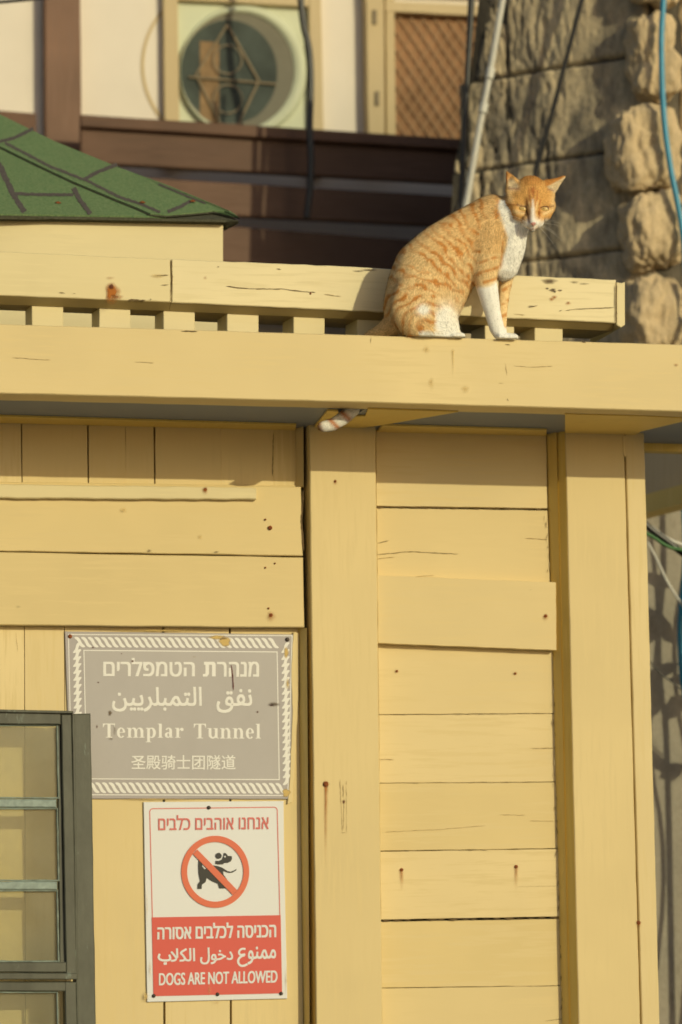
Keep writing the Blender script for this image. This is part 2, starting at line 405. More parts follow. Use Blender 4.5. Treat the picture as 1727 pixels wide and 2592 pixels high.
# rail on blocks behind the beam
YR = YB+.115
board('top_rail', [(-260, 622), (0, 636), (431.5, 655.5), (433, 765), (0, 748), (-260, 738)], YR, .02, M['cream'], booth, ch=2.2, jit=1.0)
board('top_rail', [(434.5, 655.5), (864, 673.5), (1315, 697), (1560, 708), (1560, 818), (1488, 814), (864, 785), (435, 765.5)], YR-.001, .021, M['cream'], booth, ch=2.2, jit=1.2, seg=30)
board('end_cap', [(1561.5, 714), (1574, 716), (1583, 713), (1583, 822), (1572, 829), (1561.5, 822)], YR-.004, .154, M['cream'], booth, ch=1.8, jit=1)
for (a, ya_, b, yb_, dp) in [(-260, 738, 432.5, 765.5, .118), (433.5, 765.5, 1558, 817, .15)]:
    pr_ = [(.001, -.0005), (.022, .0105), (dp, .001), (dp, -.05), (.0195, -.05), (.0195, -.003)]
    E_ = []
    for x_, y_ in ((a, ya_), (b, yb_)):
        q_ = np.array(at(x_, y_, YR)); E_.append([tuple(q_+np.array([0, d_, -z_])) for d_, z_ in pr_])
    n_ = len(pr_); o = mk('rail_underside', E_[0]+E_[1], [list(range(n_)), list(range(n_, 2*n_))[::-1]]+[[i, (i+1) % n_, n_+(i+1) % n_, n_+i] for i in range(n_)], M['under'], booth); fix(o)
for a, b in [(-90, -10), (80, 160), (251, 330), (414, 493), (575, 655), (743, 822), (905, 985), (1228, 1302), (1354, 1425)]:
    ya = 748+(a+b)/2*.0445; board('block', [(a, ya+4), (b, ya+7), (b, ya+105), (a, ya+102)], YR+.024, .09, M['cream'], booth, jit=.8, seg=25)
board('block', [(160, 740), (251, 744), (251, 850), (160, 846)], YR+.112, .02, M['cream'], booth) if False else None
# small roof turret: fascia box with green felt roof
YF = YR+.31
board('fascia', [(-260, 540), (565, 566), (565, 980), (-260, 960)], YF, .5, M['cream'], booth, ch=1.5)
roof = prism('roof', [at(-300, 541, YF-.02), at(572, 557, YF-.02), at(572, 562, YF-.02), at(-300, 546, YF-.02)], (0, .03, 0), M['felt'], booth)
P0 = np.array(at(300, 556, YF-.022)); sl_ = R(27)
nR = np.array([0.0, -math.sin(sl_), math.cos(sl_)])
def rp(x, y, h=0): return np.array(onplane(x, y, P0, nR))+nR*h
def roofpoly(name, px, h, t, mat, parent, ch=0):
    P = [rp(x, y, h) for x, y in px]; return prism(name, P, tuple(nR*-t), mat, parent)
base = [(-300, 160), (0, 300), (140, 369), (300, 434), (430, 482), (560, 537), (604, 559), (570, 556), (380, 552), (0, 546), (-300, 540)]
roofpoly('felt_base', base, 0, .006, M['felt'], roof)
# the felt sheets: the upper one laps over the lower one; the tab lines are printed on the felt
roofpoly('felt_sheet', [(0, 300), (-300, 160), (-300, 538), (0, 545), (380, 551), (420, 553), (372, 549), (140, 369)], .003, .003, M['shingle'], roof)
lap = [(-100, 335), (0, 380), (83, 421), (182, 468), (287, 512), (342, 534), (380, 551), (419, 554), (496, 548), (540, 543), (584, 545), (606, 559)]
top_ = [(560, 533), (430, 479), (300, 431), (140, 366), (0, 297), (-100, 250)]
roofpoly('felt_underlap', lap+top_, .0044, .0012, M['felt'], roof)
lap2 = [(x, y-2) for x, y in lap[:-1]]+[(603, 557)]
roofpoly('felt_sheet', lap2+top_, .0066, .0020, M['shingle'], roof)
M['print'] = plain('grey_purple_felt_print', (.115, .10, .095), .92, .1, .35, 260)
def rline(pts, w, h):
    P = []
    for a, b in zip(pts[:-1], pts[1:]):
        k_ = max(2, int(math.hypot(b[0]-a[0], b[1]-a[1])/4))
        P += [(a[0]+(b[0]-a[0])*j/k_, a[1]+(b[1]-a[1])*j/k_) for j in range(k_)]
    P.append(pts[-1]); V = []
    for i, p in enumerate(P):
        q0, q1 = P[max(i-1, 0)], P[min(i+1, len(P)-1)]; dx, dy = q1[0]-q0[0], q1[1]-q0[1]; L = math.hypot(dx, dy)
        a, b = w*.5*random.uniform(.72, 1.2), w*.5*random.uniform(.72, 1.2)
        V += [rp(p[0]-dy/L*a, p[1]+dx/L*a, h), rp(p[0]+dy/L*b, p[1]-dx/L*b, h)]
    mk('printed_line', V, [[2*i, 2*i+1, 2*i+3, 2*i+2] for i in range(len(P)-1)], M['print'], roof)
for pts, w, h in [([(-60, 380), (0, 366), (33, 358), (60, 345), (84, 333)], 9, .0070), ([(12, 370), (70, 400), (127, 430), (220, 466), (303, 508), (352, 524), (405, 546)], 7, .0072),
                  ([(214, 462), (253, 441), (296, 424)], 10, .0070), ([(-40, 370), (0, 424), (33, 496), (62, 541)], 14, .0034), ([(38, 494), (100, 497), (186, 497)], 8, .0036),
                  ([(186, 480), (200, 507), (229, 546)], 12, .0038), ([(424, 545), (455, 532), (482, 518)], 9, .0070), ([(400, 475), (480, 509), (520, 524)], 4, .0074)]: rline(pts, w, h)
for x, y in [(147, 518), (360, 524), (487, 521)]:
    p = rp(x, y, .0095 if x > 200 else .004); V = [p+nR*.003]; F = []
    for j in range(10):
        w = j*math.pi/5; V.append(p+np.array([math.cos(w), math.sin(w)*math.cos(sl_), math.sin(w)*math.sin(sl_)])*.0062)
    for j in range(10): F.append([0, 1+j, 1+(j+1) % 10])
    mk('nail_head', V, F, M['rust'], roof)
0 and board('drip_edge', [(-260, 545), (0, 551), (400, 556), (570, 560), (570, 565), (0, 557), (-260, 553)], YF-.012, .012, M['ochre'], booth, ch=.8)
prism('roof_corner', [at(568, 562, YF-.01), at(606, 560, YF-.02), at(575, 575, YF)], (0, .03, 0), M['felt'], booth)

# eave of the roof behind, right edge
prism('eave_beam', [at(1560, 1318, W0+1.28), at(1860, 1240, W0+.80), at(1860, 1190, W0+.80), at(1560, 1272, W0+1.28)], (.05, .04, 0), M['ochre'], booth)
prism('eave_panel', [at(1560, 1275, W0+1.29), at(1860, 1200, W0+.90), at(1860, 1050, W0+.90), at(1560, 1050, W0+1.29)], (0, .05, 0), M['tanwood'], booth)

# wear on the booth
Yp, Yn, Yl, Yb2, Yr = W0-.0012, W0+.0375, W0+.0118, YB-.0012, YR-.0022
stain('rust_stain', 284, 738, 21, 26, Yr, M['s_rust'], booth, 1.8, .4, 1.1)
stain('rust_stain', 298, 752, 16, 9, Yr, M['s_rust'], booth, 1.2)
stain('rust_stain', 282, 725, 8, 9, Yr-.0004, M['s_dark'], booth, 2.2)
stain('rust_stain', 279, 703, 14, 5, Yr, M['s_rust'], booth, .5)
stain('rust_stain', 400, 698, 22, 7, Yr, M['s_ochre'], booth, .9)
stain('rust_stain', 520, 606+97, 6, 6, Yr, M['s_rust'], booth, .4)
for x, y in [(1397, 757), (1404, 752), (1439, 767)]: stain('rust_stain', x, y, 9, 6, Yr, M['s_rust'], booth, 1.0)
for x, y, rx, ry, a in [(1392, 712, 22, 8, 1.0), (1400, 734, 10, 5, 1.4), (1386, 730, 5, 3, 1.5), (1418, 735, 7, 2.5, 1.5), (1405, 738, 4, 3, 1.8), (1455, 714, 12, 4, .7), (1478, 718, 14, 3, .7), (935, 683, 24, 3, 1.1), (908, 686, 16, 2.5, 1.1), (1345, 775, 10, 2.5, 1.2)]:
    stain('paint_chip', x, y, rx, ry, Yr, M['s_grime'], booth, a, pw=.8)
for pts, w, Y in [([(574, 724), (610, 729), (660, 731), (712, 731), (760, 737), (800, 740)], 2.4, Yr), ([(433.5, 657), (436, 700), (433, 764)], 3.0, Yr),
                  ([(550, 675), (556, 675)], 3, Yr), ([(408, 722), (428, 720)], 2, Yr), ([(395, 697), (427, 696)], 2.5, Yr), ([(380, 757), (384, 758)], 3, Yr),
                  ([(700, 680), (712, 682)], 2, Yr), ([(820, 745), (864, 750)], 1.6, Yr), ([(1432, 786), (1460, 782), (1555, 778)], 2.0, Yr), ([(1560, 718), (1561, 815)], 3, YR-.0052),
                  ([(1338, 778), (1362, 773)], 2.2, Yr), ([(1300, 795), (1330, 797)], 1.6, Yr), ([(1415, 788), (1424, 785)], 2.4, Yr), ([(150, 739), (165, 742)], 2.5, Yr), ([(185, 743), (192, 743)], 2.5, Yr), ([(325, 758), (370, 760)], 3.5, Yr),
                  ([(458, 838), (500, 839)], 3.4, Yb2), ([(1280, 872), (1292, 873)], 3, Yb2), ([(1474, 865), (1484, 867)], 5, Yb2), ([(1300, 926), (1350, 929), (1400, 927)], 1.0, Yb2),
                  ([(1280, 920), (1284, 950)], 1.5, Yb2), ([(1262, 970), (1276, 969)], 1.6, Yb2), ([(1284, 1008), (1288, 1015)], 2, Yb2), ([(940, 852), (938, 870)], 1.2, Yb2), ([(30, 905), (128, 911)], 1.2, Yb2), ([(340, 916), (390, 918)], 1.2, Yb2),
                  ([(869, 1985), (870, 2020)], 1.6, Yp), ([(861, 1972), (867, 2105)], 1.2, Yp), ([(877, 1975), (878, 2108)], .9, Yp), ([(862, 2108), (879, 2108)], .9, Yp), ([(871, 2030), (870, 2100)], 1.2, Yp),
                  ([(953, 1404), (1040, 1396), (1110, 1400), (1160, 1402)], 2.0, W0+.0375), ([(956, 1375), (985, 1368)], 2, W0+.0375), ([(1330, 1362), (1388, 1366)], 1.3, W0+.0375), ([(953, 1415), (1000, 1410)], 1.2, W0+.0375),
                  ([(958, 1466), (1100, 1457)], 1.0, W0+.0375), ([(959, 1922), (998, 1923)], 1.6, Yn+.001), ([(1345, 1894), (1407, 1894)], 1.4, Yn+.001), ([(975, 2106), (1110, 2100), (1230, 2090)], .9, Yn+.001),
                  ([(1340, 2078), (1408, 2079)], .9, Yn+.001), ([(1380, 2585), (1424, 2580)], 1.8, Yn+.001), ([(1265, 2062), (1330, 2064)], 1.2, Yn+.001), ([(1310, 2245), (1412, 2243)], .9, Yn+.001),
                  ([(692, 1095), (690, 1205)], 2, W0+.0405), ([(768, 1240), (764, 1320), (769, 1395)], 4.5, W0+.0125), ([(40, 1600), (45, 1650)], 1, W0+.0335)]:
    ribbon('paint_crack', pts, w, Y, M['crack'] if w > 1.7 else M['crackl'], booth)
# ragged dark joints of old paint
for y0, y1, w, y in [(1284, 1290, 5, 0), (1809.5, 1806.5, 1.2, 0), (1982.7, 1979.7, 1.3, 0), (2155, 2148.5, 2.4, 0), (2331, 2323, 5.5, 0), (2501.5, 2495.5, 1.1, 0)]:
    n = 16
    for i in range(n):
        if w < 3 and random.random() < .6: continue
        a, b = i/n, (i+random.uniform(.5, 1.05))/n; X0, X1 = xl(y0)+2, xr(y1)-3
        ribbon('paint_crack', [(X0+(X1-X0)*a, y0+(y1-y0)*a), (X0+(X1-X0)*b, y0+(y1-y0)*b)], w*random.uniform(.5, 1.1), W0+.0365, M['crack'], booth, .9)
# frayed paint edge beside the right trim
for i in range(60):
    y = 1300+i*21+random.uniform(-8, 8); x = xr(y)-random.uniform(0, 5)
    if 1470 < y < 1650: continue
    ribbon('paint_crack', [(x, y), (x+random.uniform(-4, 3), y+random.uniform(8, 22))], random.uniform(1, 2.6), W0+.0365, M['crack' if i % 3 else 'cream'], booth, 1)
Ys = {'post': W0, 'n': W0+.041}
for x, y, r, Y in [(1017, 2202, 4.2, W0+.0378), (1307, 2194, 4.2, W0+.0378), (1005, 1699, 3, W0+.0388), (1305, 1705, 3, W0+.0388), (1382, 1559, 4, W0+.0178), (825, 1985, 7, W0-.001), (849, 1218, 3, W0-.001), (520, 1239, 4, W0+.001), (686, 1557, 4.5, W0+.012), (684, 1336, 5.5, W0+.012), (672, 1315, 2.6, W0+.012), (672, 1437, 2.4, W0+.012), (696, 1426, 2.2, W0+.012), (680, 1540, 2.6, W0+.012), (786, 743, 2.6, YR-.001), (1617, 2336, 5, W0)]:
    screw('screw', x, y, r, Y, M['rust'], booth)
for x, y, rx, ry, tl, Y, mt, a in [(825, 1990, 9, 14, 15, W0-.0014, 's_rust', .9), (825, 1985, 11, 12, 0, W0-.0016, 's_dark', .7), (1017, 2204, 8, 8, 6, W0+.037, 's_rust', .8), (1307, 2196, 8, 8, 7, W0+.037, 's_rust', .8), (1382, 1560, 9, 9, .5, W0+.0165, 's_rust', .9),
                                   (520, 1239, 9, 9, .5, W0-.0005, 's_rust', 1.2), (686, 1558, 14, 13, .5, W0+.011, 's_rust', .8), (313, 1291, 12, 9, 0, W0+.011, 's_ochre', .6), (507, 1359, 8, 8, 0, W0+.011, 's_ochre', .6), (46, 1536, 8, 5, 0, W0+.011, 's_grime', .4),
                                   (1080, 884, 13, 13, 0, Yb2, 's_ochre', .5), (1178, 985, 13, 13, 0, Yb2, 's_ochre', .6), (1147, 890, 6, 10, 6, Yb2, 's_ochre', .7), (1092, 966, 9, 14, 1, Yb2, 's_ochre', .5), (1305, 1705, 8, 7, 0, W0+.037, 's_rust', .6), (1005, 1699, 8, 7, 0, W0+.037, 's_rust', .5),
                                   (849, 1218, 6, 6, 1, W0-.0014, 's_rust', .9), (871, 2030, 5, 8, 0, W0-.0016, 's_dark', 1.3), (1617, 2336, 10, 9, 1, W0-.001, 's_rust', .8), (378, 1394, 7, 5, 0, W0+.011, 's_grime', 1.2), (548, 1397, 8, 3, 0, W0+.011, 's_grime', 1.2), (1712, 924, 8, 6, 0, Yb2, 's_rust', .6)]:
    stain('rust_stain', x, y, rx, ry, Y, M[mt], booth, a, tl)

# open window casement leaning against the left boards
YW = W0-.070
win = board('window', [(184, 1807), (229.5, 1806), (245.5, 2720), (197, 2720)], YW+.004, .045, M['metal'], booth, ch=3, jit=1)
def wb(name, px, dY, t, mat, **k): return board(name, px, YW+dY, t, mat, win, **k)
wb('stile', [(155, 1808), (181, 1808), (195, 2474), (168, 2474)], 0, .03, M['metal'], ch=2.5)
wb('stile', [(146, 1836), (153, 1836), (166, 2440), (152, 2440)], .008, .02, M['metal'], ch=1.5)
wb('hinge_strip', [(182.5, 1808), (190, 1809), (201, 2720), (197, 2720)], .002, .02, M['metal'], ch=1.5)
wb('top_rail', [(-260, 1800), (154, 1802), (154, 1834), (-260, 1832)], 0, .03, M['metal'], ch=2.5)
wb('top_angle', [(-260, 1790), (186, 1800), (186, 1806), (-260, 1799)], -.006, .04, M['metal'], ch=1.5)
wb('bottom_rail', [(-260, 2436), (168, 2436), (168, 2462), (-260, 2460)], 0, .03, M['metal'], ch=2.5)
wb('bottom_rail', [(-260, 2462), (196, 2464), (196, 2480), (-260, 2479)], -.004, .03, M['metal'], ch=2)
wb('top_rail', [(-260, 2484), (168, 2486), (168, 2510), (-260, 2507)], .002, .03, M['metal'], ch=2.5)
wb('stile', [(164, 2486), (193, 2486), (199, 2720), (168, 2720)], .001, .03, M['metal'], ch=2.5)
wb('muntin', [(-260, 2022), (143, 2024), (143, 2045), (-260, 2043)], .004, .02, M['muntin'], ch=3)
wb('muntin', [(-260, 2231), (145, 2232), (145, 2253), (-260, 2252)], .004, .02, M['muntin'], ch=3)
for y0, y1 in [(1834, 2022), (2045, 2231), (2253, 2436), (2510, 2720)]:
    wb('pane', [(-260, y0-5), (150, y0-5), (155, y1+5), (-260, y1+5)], .014, .003, M['glass'], ch=.5, jit=0)
    wb('putty', [(143, y0), (147, y0), (151, y1), (147, y1)], .007, .006, M['putty'], ch=1, jit=.8, seg=15)
    wb('putty', [(-260, y0), (147, y0), (147, y0+4), (-260, y0+5)], .0075, .006, M['putty'], ch=1, jit=.8, seg=15)
    wb('putty', [(-260, y1-5), (147, y1-4), (147, y1), (-260, y1)], .0078, .006, M['putty'], ch=1, jit=.8, seg=15)

# ------------------------------------------------------------------ flat print helpers
def textmesh(s):
    c = bpy.data.curves.new('lettering', 'FONT'); c.body = s; c.resolution_u = 6
    o = bpy.data.objects.new('lettering', c); COL.objects.link(o)
    dg = bpy.context.evaluated_depsgraph_get(); me = bpy.data.meshes.new_from_object(o.evaluated_get(dg))
    V = np.array([v.co[:2] for v in me.vertices]); F = [list(p.vertices) for p in me.polygons]
    bpy.data.objects.remove(o); bpy.data.curves.remove(c); bpy.data.meshes.remove(me)
    return V, F
def put(name, V, F, quad_, Y, mat, parent, bold=(0,), boldy=(0,), label=None):
    """fit 2-D shapes into the photo-pixel box TL, TR, BR, BL on plane Y"""
    V = np.array(V, float); mn, mx = V.min(0), V.max(0); U = (V-mn)/(mx-mn)
    tl, tr, br, bl = [np.array(q, float) for q in quad_]
    VV, FF = [], []; L = 0
    for bx in bold:
        for by in boldy:
            n = len(VV)
            for fi_, f in enumerate(F):      # every face on a level of its own, a few micrometres apart
                g0 = len(VV)
                for i in f:
                    u, v = U[i]; p = (tl*(1-u)+tr*u)*v+(bl*(1-u)+br*u)*(1-v)
                    VV.append(at(p[0]+bx, p[1]+by, Y-L*.00006-(fi_ % 19)*.000003))
                FF.append(list(range(g0, g0+len(f))))
            L += 1
    o = mk(name, VV, FF, mat, parent); o['kind'] = 'stuff'
    if label: o['label'] = label
    return o
def flat(name, px, Y, mat, parent, t=.0002):
    tri = geometry.tessellate_polygon([[Vector((x, y, 0)) for x, y in px]])
    return mk(name, [at(x, y, Y) for x, y in px], [list(f) for f in tri], mat, parent)
def ringpx(name, cx, cy, ro, ri, Y, mat, parent, n=64, el=1.0, a0=0, a1=360):
    V, F = [], []
    for j in range(n+1):
        w = R(a0+(a1-a0)*j/n)
        V += [at(cx+math.cos(w)*ro, cy-math.sin(w)*ro*el, Y), at(cx+math.cos(w)*ri, cy-math.sin(w)*ri*el, Y)]
    F = [[2*j, 2*j+1, 2*j+3, 2*j+2] for j in range(n)]
    return mk(name, V, F, mat, parent)
def arc(cx, cy, rx, ry, ix, iy, irx, iry, a0, a1, n=14):
    V, F = [], []
    for j in range(n+1):
        w = R(a0+(a1-a0)*j/n); V += [(cx+rx*math.cos(w), cy+ry*math.sin(w)), (ix+irx*math.cos(w), iy+iry*math.sin(w))]
    return V, [[2*j, 2*j+1, 2*j+3, 2*j+2] for j in range(n)]
def rect(x0, y0, x1, y1): return [(x0, y0), (x1, y0), (x1, y1), (x0, y1)], [[0, 1, 2, 3]]
def glyph(ch):
    stem = lambda x, y0, y1: rect(x, y0, x+.29, y1)
    foot = lambda x, y=0: rect(x-.13, y, x+.42, y+.075)
    head = lambda x, y: rect(x-.13, y-.075, x+.02, y)
    arch = lambda x: arc(x+.29+.29, .62, .35, .41, x+.29+.17, .62, .16, .29, 0, 165)
    if ch == 'T': return [rect(.02, 1.33, 1.28, 1.43), rect(.02, 1.03, .08, 1.34), rect(1.22, 1.03, 1.28, 1.34), ([(.08, 1.34), (.08, 1.1), (.22, 1.34)], [[0, 1, 2]]), ([(1.22, 1.34), (1.22, 1.1), (1.08, 1.34)], [[0, 1, 2]]), rect(.49, .05, .81, 1.34), rect(.32, 0, .98, .075)], 1.34
    if ch == 'l': return [stem(.14, .05, 1.43), foot(.14), head(.14, 1.43)], .62
    if ch == 'n': return [stem(.14, .05, 1), foot(.14), head(.14, 1), arch(.14), stem(.78, .05, .64), foot(.78)], 1.24
    if ch == 'm': return [stem(.14, .05, 1), foot(.14), head(.14, 1), arch(.14), stem(.78, .05, .64), foot(.78), arch(.78), stem(1.42, .05, .64), foot(1.42)], 1.88
    if ch == 'r': return [stem(.14, .05, 1), foot(.14), head(.14, 1), arc(.72, .84, .17, .17, .72, .84, 0, 0, 0, 360), arc(.75, .6, .34, .42, .72, .6, .26, .3, 85, 165)], .95
    if ch == 'u': return [stem(.14, .38, 1), head(.14, 1), arc(.56, .36, .42, .38, .60, .4, .17, .27, 180, 345), stem(.78, .05, 1), head(.78, 1), rect(1.05, 0, 1.2, .075)], 1.24
    if ch == 'p': return [stem(.14, -.42, 1), foot(.14, -.47), head(.14, 1), arc(.62, .5, .42, .53, .55, .5, .18, .42, -140, 150, 24)], 1.14
    if ch == 'e': return [arc(.47, .5, .43, .53, .49, .5, .155, .43, 5, 318, 26), rect(.24, .5, .86, .575)], .98
    if ch == 'a': return [arc(.36, .27, .32, .29, .40, .28, .09, .18, 0, 360, 18), stem(.5, .12, .72), arc(.44, .7, .35, .33, .40, .68, .1, .24, 0, 160), arc(.72, .14, .22, .14, .8, .16, .1, .08, 180, 330)], 1.02
def serif(word):
    V, F = [], []; x = 0
    for ch in word:
        parts, adv = glyph(ch)
        for pv, pf in parts:
            n = len(V); V += [(a+x, b) for a, b in pv]; F += [[i+n for i in f] for f in pf]
        x += adv+.07
    return V, F
rev = lambda s: "".join(reversed(s))

# ------------------------------------------------------------------ grey tunnel sign
def signmat(name, c, rough=.45, grime=.3):
    k = N(name); a = k.noise(7, 6, (1, 1, .6), .7); b = k.noise(45, 5, rough=.7)
    x = k.mix(k.ramp(a, [(.4, (0, 0, 0)), (.75, (grime,)*3)]), c, tuple(v*.72 for v in c))
    x = k.mix(k.ramp(b, [(.66, (0, 0, 0)), (.8, (grime,)*3)]), x, tuple(v*.6 for v in c))
    k.col(x); k.rough(rough, .35); return k.m
SG = signmat('grey_sign_face', (.44, .42, .43)); SP = signmat('grey_sign_border', (.40, .375, .395)); SW = signmat('cream_sign_print', (.80, .80, .80), grime=.1)
WB = signmat('white_sign_face', (.74, .76, .80), grime=.06); RD = signmat('red_sign_print', (.66, .105, .085), grime=.1); PK = signmat('faded_red_print', (.66, .17, .16), grime=.1); BKP = signmat('black_sign_print', (.03, .03, .03), grime=0); OR_ = signmat('orange_red_ring_print', (.70, .16, .085), grime=.05)
YS = W0+.031
s1 = thing('sign', 'grey tunnel sign with rope border and text in four scripts on the yellow boards', 'sign')
board('panel', [(164, 1598), (751, 1606), (733, 2023), (180, 2022)], YS, .003, SP, s1, ch=1, jit=.5)
def line(name, px, Y, mat, parent, w):
    n = len(px); A = []; tri = []
    ins = inset(px, w)
    V = [at(x, y, Y) for x, y in px]+[at(x, y, Y) for x, y in ins]
    return mk(name, V, [[i, (i+1) % n, n+(i+1) % n, n+i] for i in range(n)], mat, parent)
e1 = YS-.0003; e2 = YS-.0006; e3 = YS-.0013
line('print_line', [(172, 1605), (741, 1608), (730, 2015), (181, 2013)], e1, SW, s1, 2.4)
flat('print_field', [(212, 1646), (703, 1650), (708, 1974), (219, 1972)], e1, SG, s1)
line('print_line', [(211, 1645), (703, 1649), (708.5, 1975), (218, 1973)], e2, SW, s1, 2.6)
def strand(V, F, a, b, w, Y):
    """one S-shaped strand of the rope border between two pixels"""
    n = len(V); k = 12; dx, dy = b[0]-a[0], b[1]-a[1]; L = math.hypot(dx, dy); nx, ny = -dy/L, dx/L
    sg = 1 if dx > 0 else -1
    for j in range(k+1):
        u = j/k; s = -sg*math.sin(2*math.pi*u)*w*.30; t = w*.5*math.sqrt(max(0, 1-abs(2*u-1)**3.2))
        x, y = a[0]+dx*u+nx*s, a[1]+dy*u+ny*s
        V += [at(x+nx*t, y+ny*t, Y), at(x-nx*t, y-ny*t, Y)]
    for j in range(k): F.append([n+2*j, n+2*j+1, n+2*j+3, n+2*j+2])
V, F = [], []
xs = 188
k = 0
while xs < 688:
    yt = 1612+(xs-188)*.005; strand(V, F, (xs, yt+1), (xs+28, yt+26), 8.6, e2-.00002*(k % 2)); xs += 16.9; k += 1
xs = 224
while xs < 702:
    yb = 1981+(xs-224)*.004; strand(V, F, (xs, yb), (xs+28, yb+26), 8.6, e2-.00002*(k % 2)); xs += 16.9; k += 1
ys = 1626
while ys < 1975:
    x = 183.5+(ys-1626)*.012; strand(V, F, (x+22, ys), (x+1, ys+27), 8.4, e2-.00002*(k % 2))
    x = 711+(ys-1626)*.012; strand(V, F, (x+22, ys), (x+1, ys+27), 8.4, e2-.00002*(k % 2)); ys += 17.6; k += 1
mk('rope_border', V, F, SW, s1)
Z = lambda x, y: (150+x*.4018, 1570+y*.4018)
V, F = textmesh(rev("הטמפלרים")); put('hebrew_lettering', V, F, [Z(280, 238), Z(851, 240), Z(851, 355), Z(280, 353)], e2, SW, s1, (-1.4, 0, 1.4), (-.5, .5))
V, F = textmesh(rev("מנהר")); put('hebrew_lettering', V, F, [Z(997, 262), Z(1256, 262), Z(1256, 355), Z(997, 355)], e2, SW, s1, (-1.4, 0, 1.4), (-.5, .5))
flat('hebrew_lettering', [Z(912, 262), Z(975, 262), Z(986, 272), Z(986, 354), Z(962, 354), Z(962, 281), Z(944, 281), Z(944, 338), Z(932, 355), Z(905, 355), Z(905, 340), Z(921, 336), Z(921, 281), Z(912, 281)], e2, SW, s1)
V, F = textmesh(rev("\uFEE7\uFED4\uFED6  \uFE8D\uFEDF\uFE98\uFEE4\uFE92\uFEE0\uFEAE\uFEF3\uFEF4\uFEE6")); put('arabic_lettering', V, F, [Z(334, 425), Z(1213, 420), Z(1213, 582), Z(334, 580)], e2, SW, s1, (-1.1, 0, 1.1), (-1.0, 0, 1.0))
V, F = serif('Templar'); put('latin_lettering', V, F, [Z(275, 651), Z(784, 652), Z(784, 770), Z(275, 769)], e2, SW, s1)
V, F = serif('Tunnel'); put('latin_lettering', V, F, [Z(848, 652), Z(1271, 653), Z(1271, 748), Z(848, 747)], e2, SW, s1)
V, F = textmesh("圣殿骑士团隧道"); put('chinese_lettering', V, F, [Z(455, 850), Z(1110, 850), Z(1110, 941), Z(455, 940)], e2, SW, s1, (-.5, 0, .5), (-.3, .3))
for x, y, mt in [(68, 102, 'rust'), (1437, 122, 'screw')]: screw('screw', *Z(x, y), 5.5, YS-.0004, M[mt], s1)
for x, y, rx, ry, mt, a in [(462, 258, 10, 8, 's_dark', 1.5), (1350, 530, 42, 16, 's_grime', 1.1), (1340, 535, 20, 8, 's_dark', 1.2), (320, 585, 14, 20, 's_grime', 1.2), (350, 690, 12, 40, 's_grime', .5), (325, 748, 18, 8, 's_grime', .6), (238, 670, 6, 14, 's_dark', 1.0), (246, 392, 7, 5, 's_dark', 1.4), (1250, 578, 8, 7, 's_dark', 1.6), (213, 172, 8, 5, 's_dark', 1.3), (393, 210, 5, 4, 's_dark', 1.2), (850, 230, 14, 5, 's_ochre', .3),
                            (1045, 135, 40, 34, 's_ochre', 2.4), (1000, 108, 60, 16, 's_ochre', 1.8), (1430, 205, 16, 40, 's_ochre', 1.8), (1440, 400, 14, 40, 's_ochre', .8), (1430, 1088, 26, 30, 's_ochre', 2.4), (640, 64, 330, 10, 's_ochre', 1.2), (600, 1128, 260, 7, 's_ochre', .9)]:
    stain('smear', *Z(x, y), rx*.4018, ry*.4018, e3, M[mt], s1, a, pw=.9)
ribbon('scratch', [Z(1084, 280), Z(1093, 350), Z(1098, 440)], 4.2, e3, plain('dried_red_drip', (.12, .03, .03), .6), s1, .2)
# paint lapped over the sign's right margin
board('paint_overlap', [(743, 1600), (757, 1603), (756, 1760), (741, 2030), (728, 2036), (733, 1985), (741, 1800), (738, 1700)], YS-.0012, .002, M['yz'], s1, ch=.8, jit=1.2, seg=20)

# ------------------------------------------------------------------ white and red sign
s2 = thing('sign', 'white and red sign with a barred dog in a circle below the grey sign', 'sign')
D = lambda x, y: (340+x*.26786, 2000+y*.26786)
YT = W0+.0305
board('panel', [D(88, 114), D(1412, 104), D(1416, 600), D(1447, 1972), D(122, 2004)], YT, .003, WB, s2, ch=.8, jit=.2)
f1, f2, f3, f4, f5 = [YT-.0005*i for i in (1, 2, 3, 4, 5)]
bp = []
for cx, cy, a0 in [(178, 208, 180), (1320, 194, 270)]:
    for j in range(7):
        w = R(a0+90*j/6); bp.append(D(cx+36*math.cos(w), cy+36*math.sin(w)))
line('print_line', bp+[D(1383, 1250), D(168, 1250)], f1, PK, s2, 2.4)
flat('red_field', [D(165, 1204), D(1384, 1183), D(1398, 1922), D(182, 1949)], f2, RD, s2)
ringpx('prohibition_ring', *D(766, 773), 321.5*.26786, 266*.26786, f4, OR_, s2, el=1.06)
Dd = lambda pts: [D(*p) for p in pts]
flat('dog_figure', Dd([(750, 712), (800, 722), (835, 735), (880, 765), (910, 772), (940, 762), (968, 745), (962, 762), (930, 780), (900, 783), (860, 772), (838, 762), (845, 800), (880, 850), (890, 930), (805, 930), (790, 885), (740, 865), (685, 830), (675, 870), (640, 895), (637, 935), (597, 935), (600, 890), (622, 860), (608, 790), (605, 720), (608, 662), (625, 655), (645, 690), (642, 722), (665, 748), (700, 740), (720, 715)]), f3, BKP, s2)
flat('dog_figure', Dd([(848, 593), (870, 600), (885, 622), (922, 625), (925, 650), (912, 675), (885, 688), (850, 690), (840, 703), (790, 703), (765, 697), (770, 668), (800, 670), (828, 657), (842, 625)]), f3, BKP, s2)
ringpx('dog_figure', *D(797, 622), 30*.268, 0, f3, BKP, s2, 20, .95); ringpx('dog_figure', *D(858, 630), 8*.268, 0, f4, WB, s2, 12)
flat('prohibition_bar', Dd([(596, 562), (975, 947), (932, 992), (556, 606)]), f5, OR_, s2)
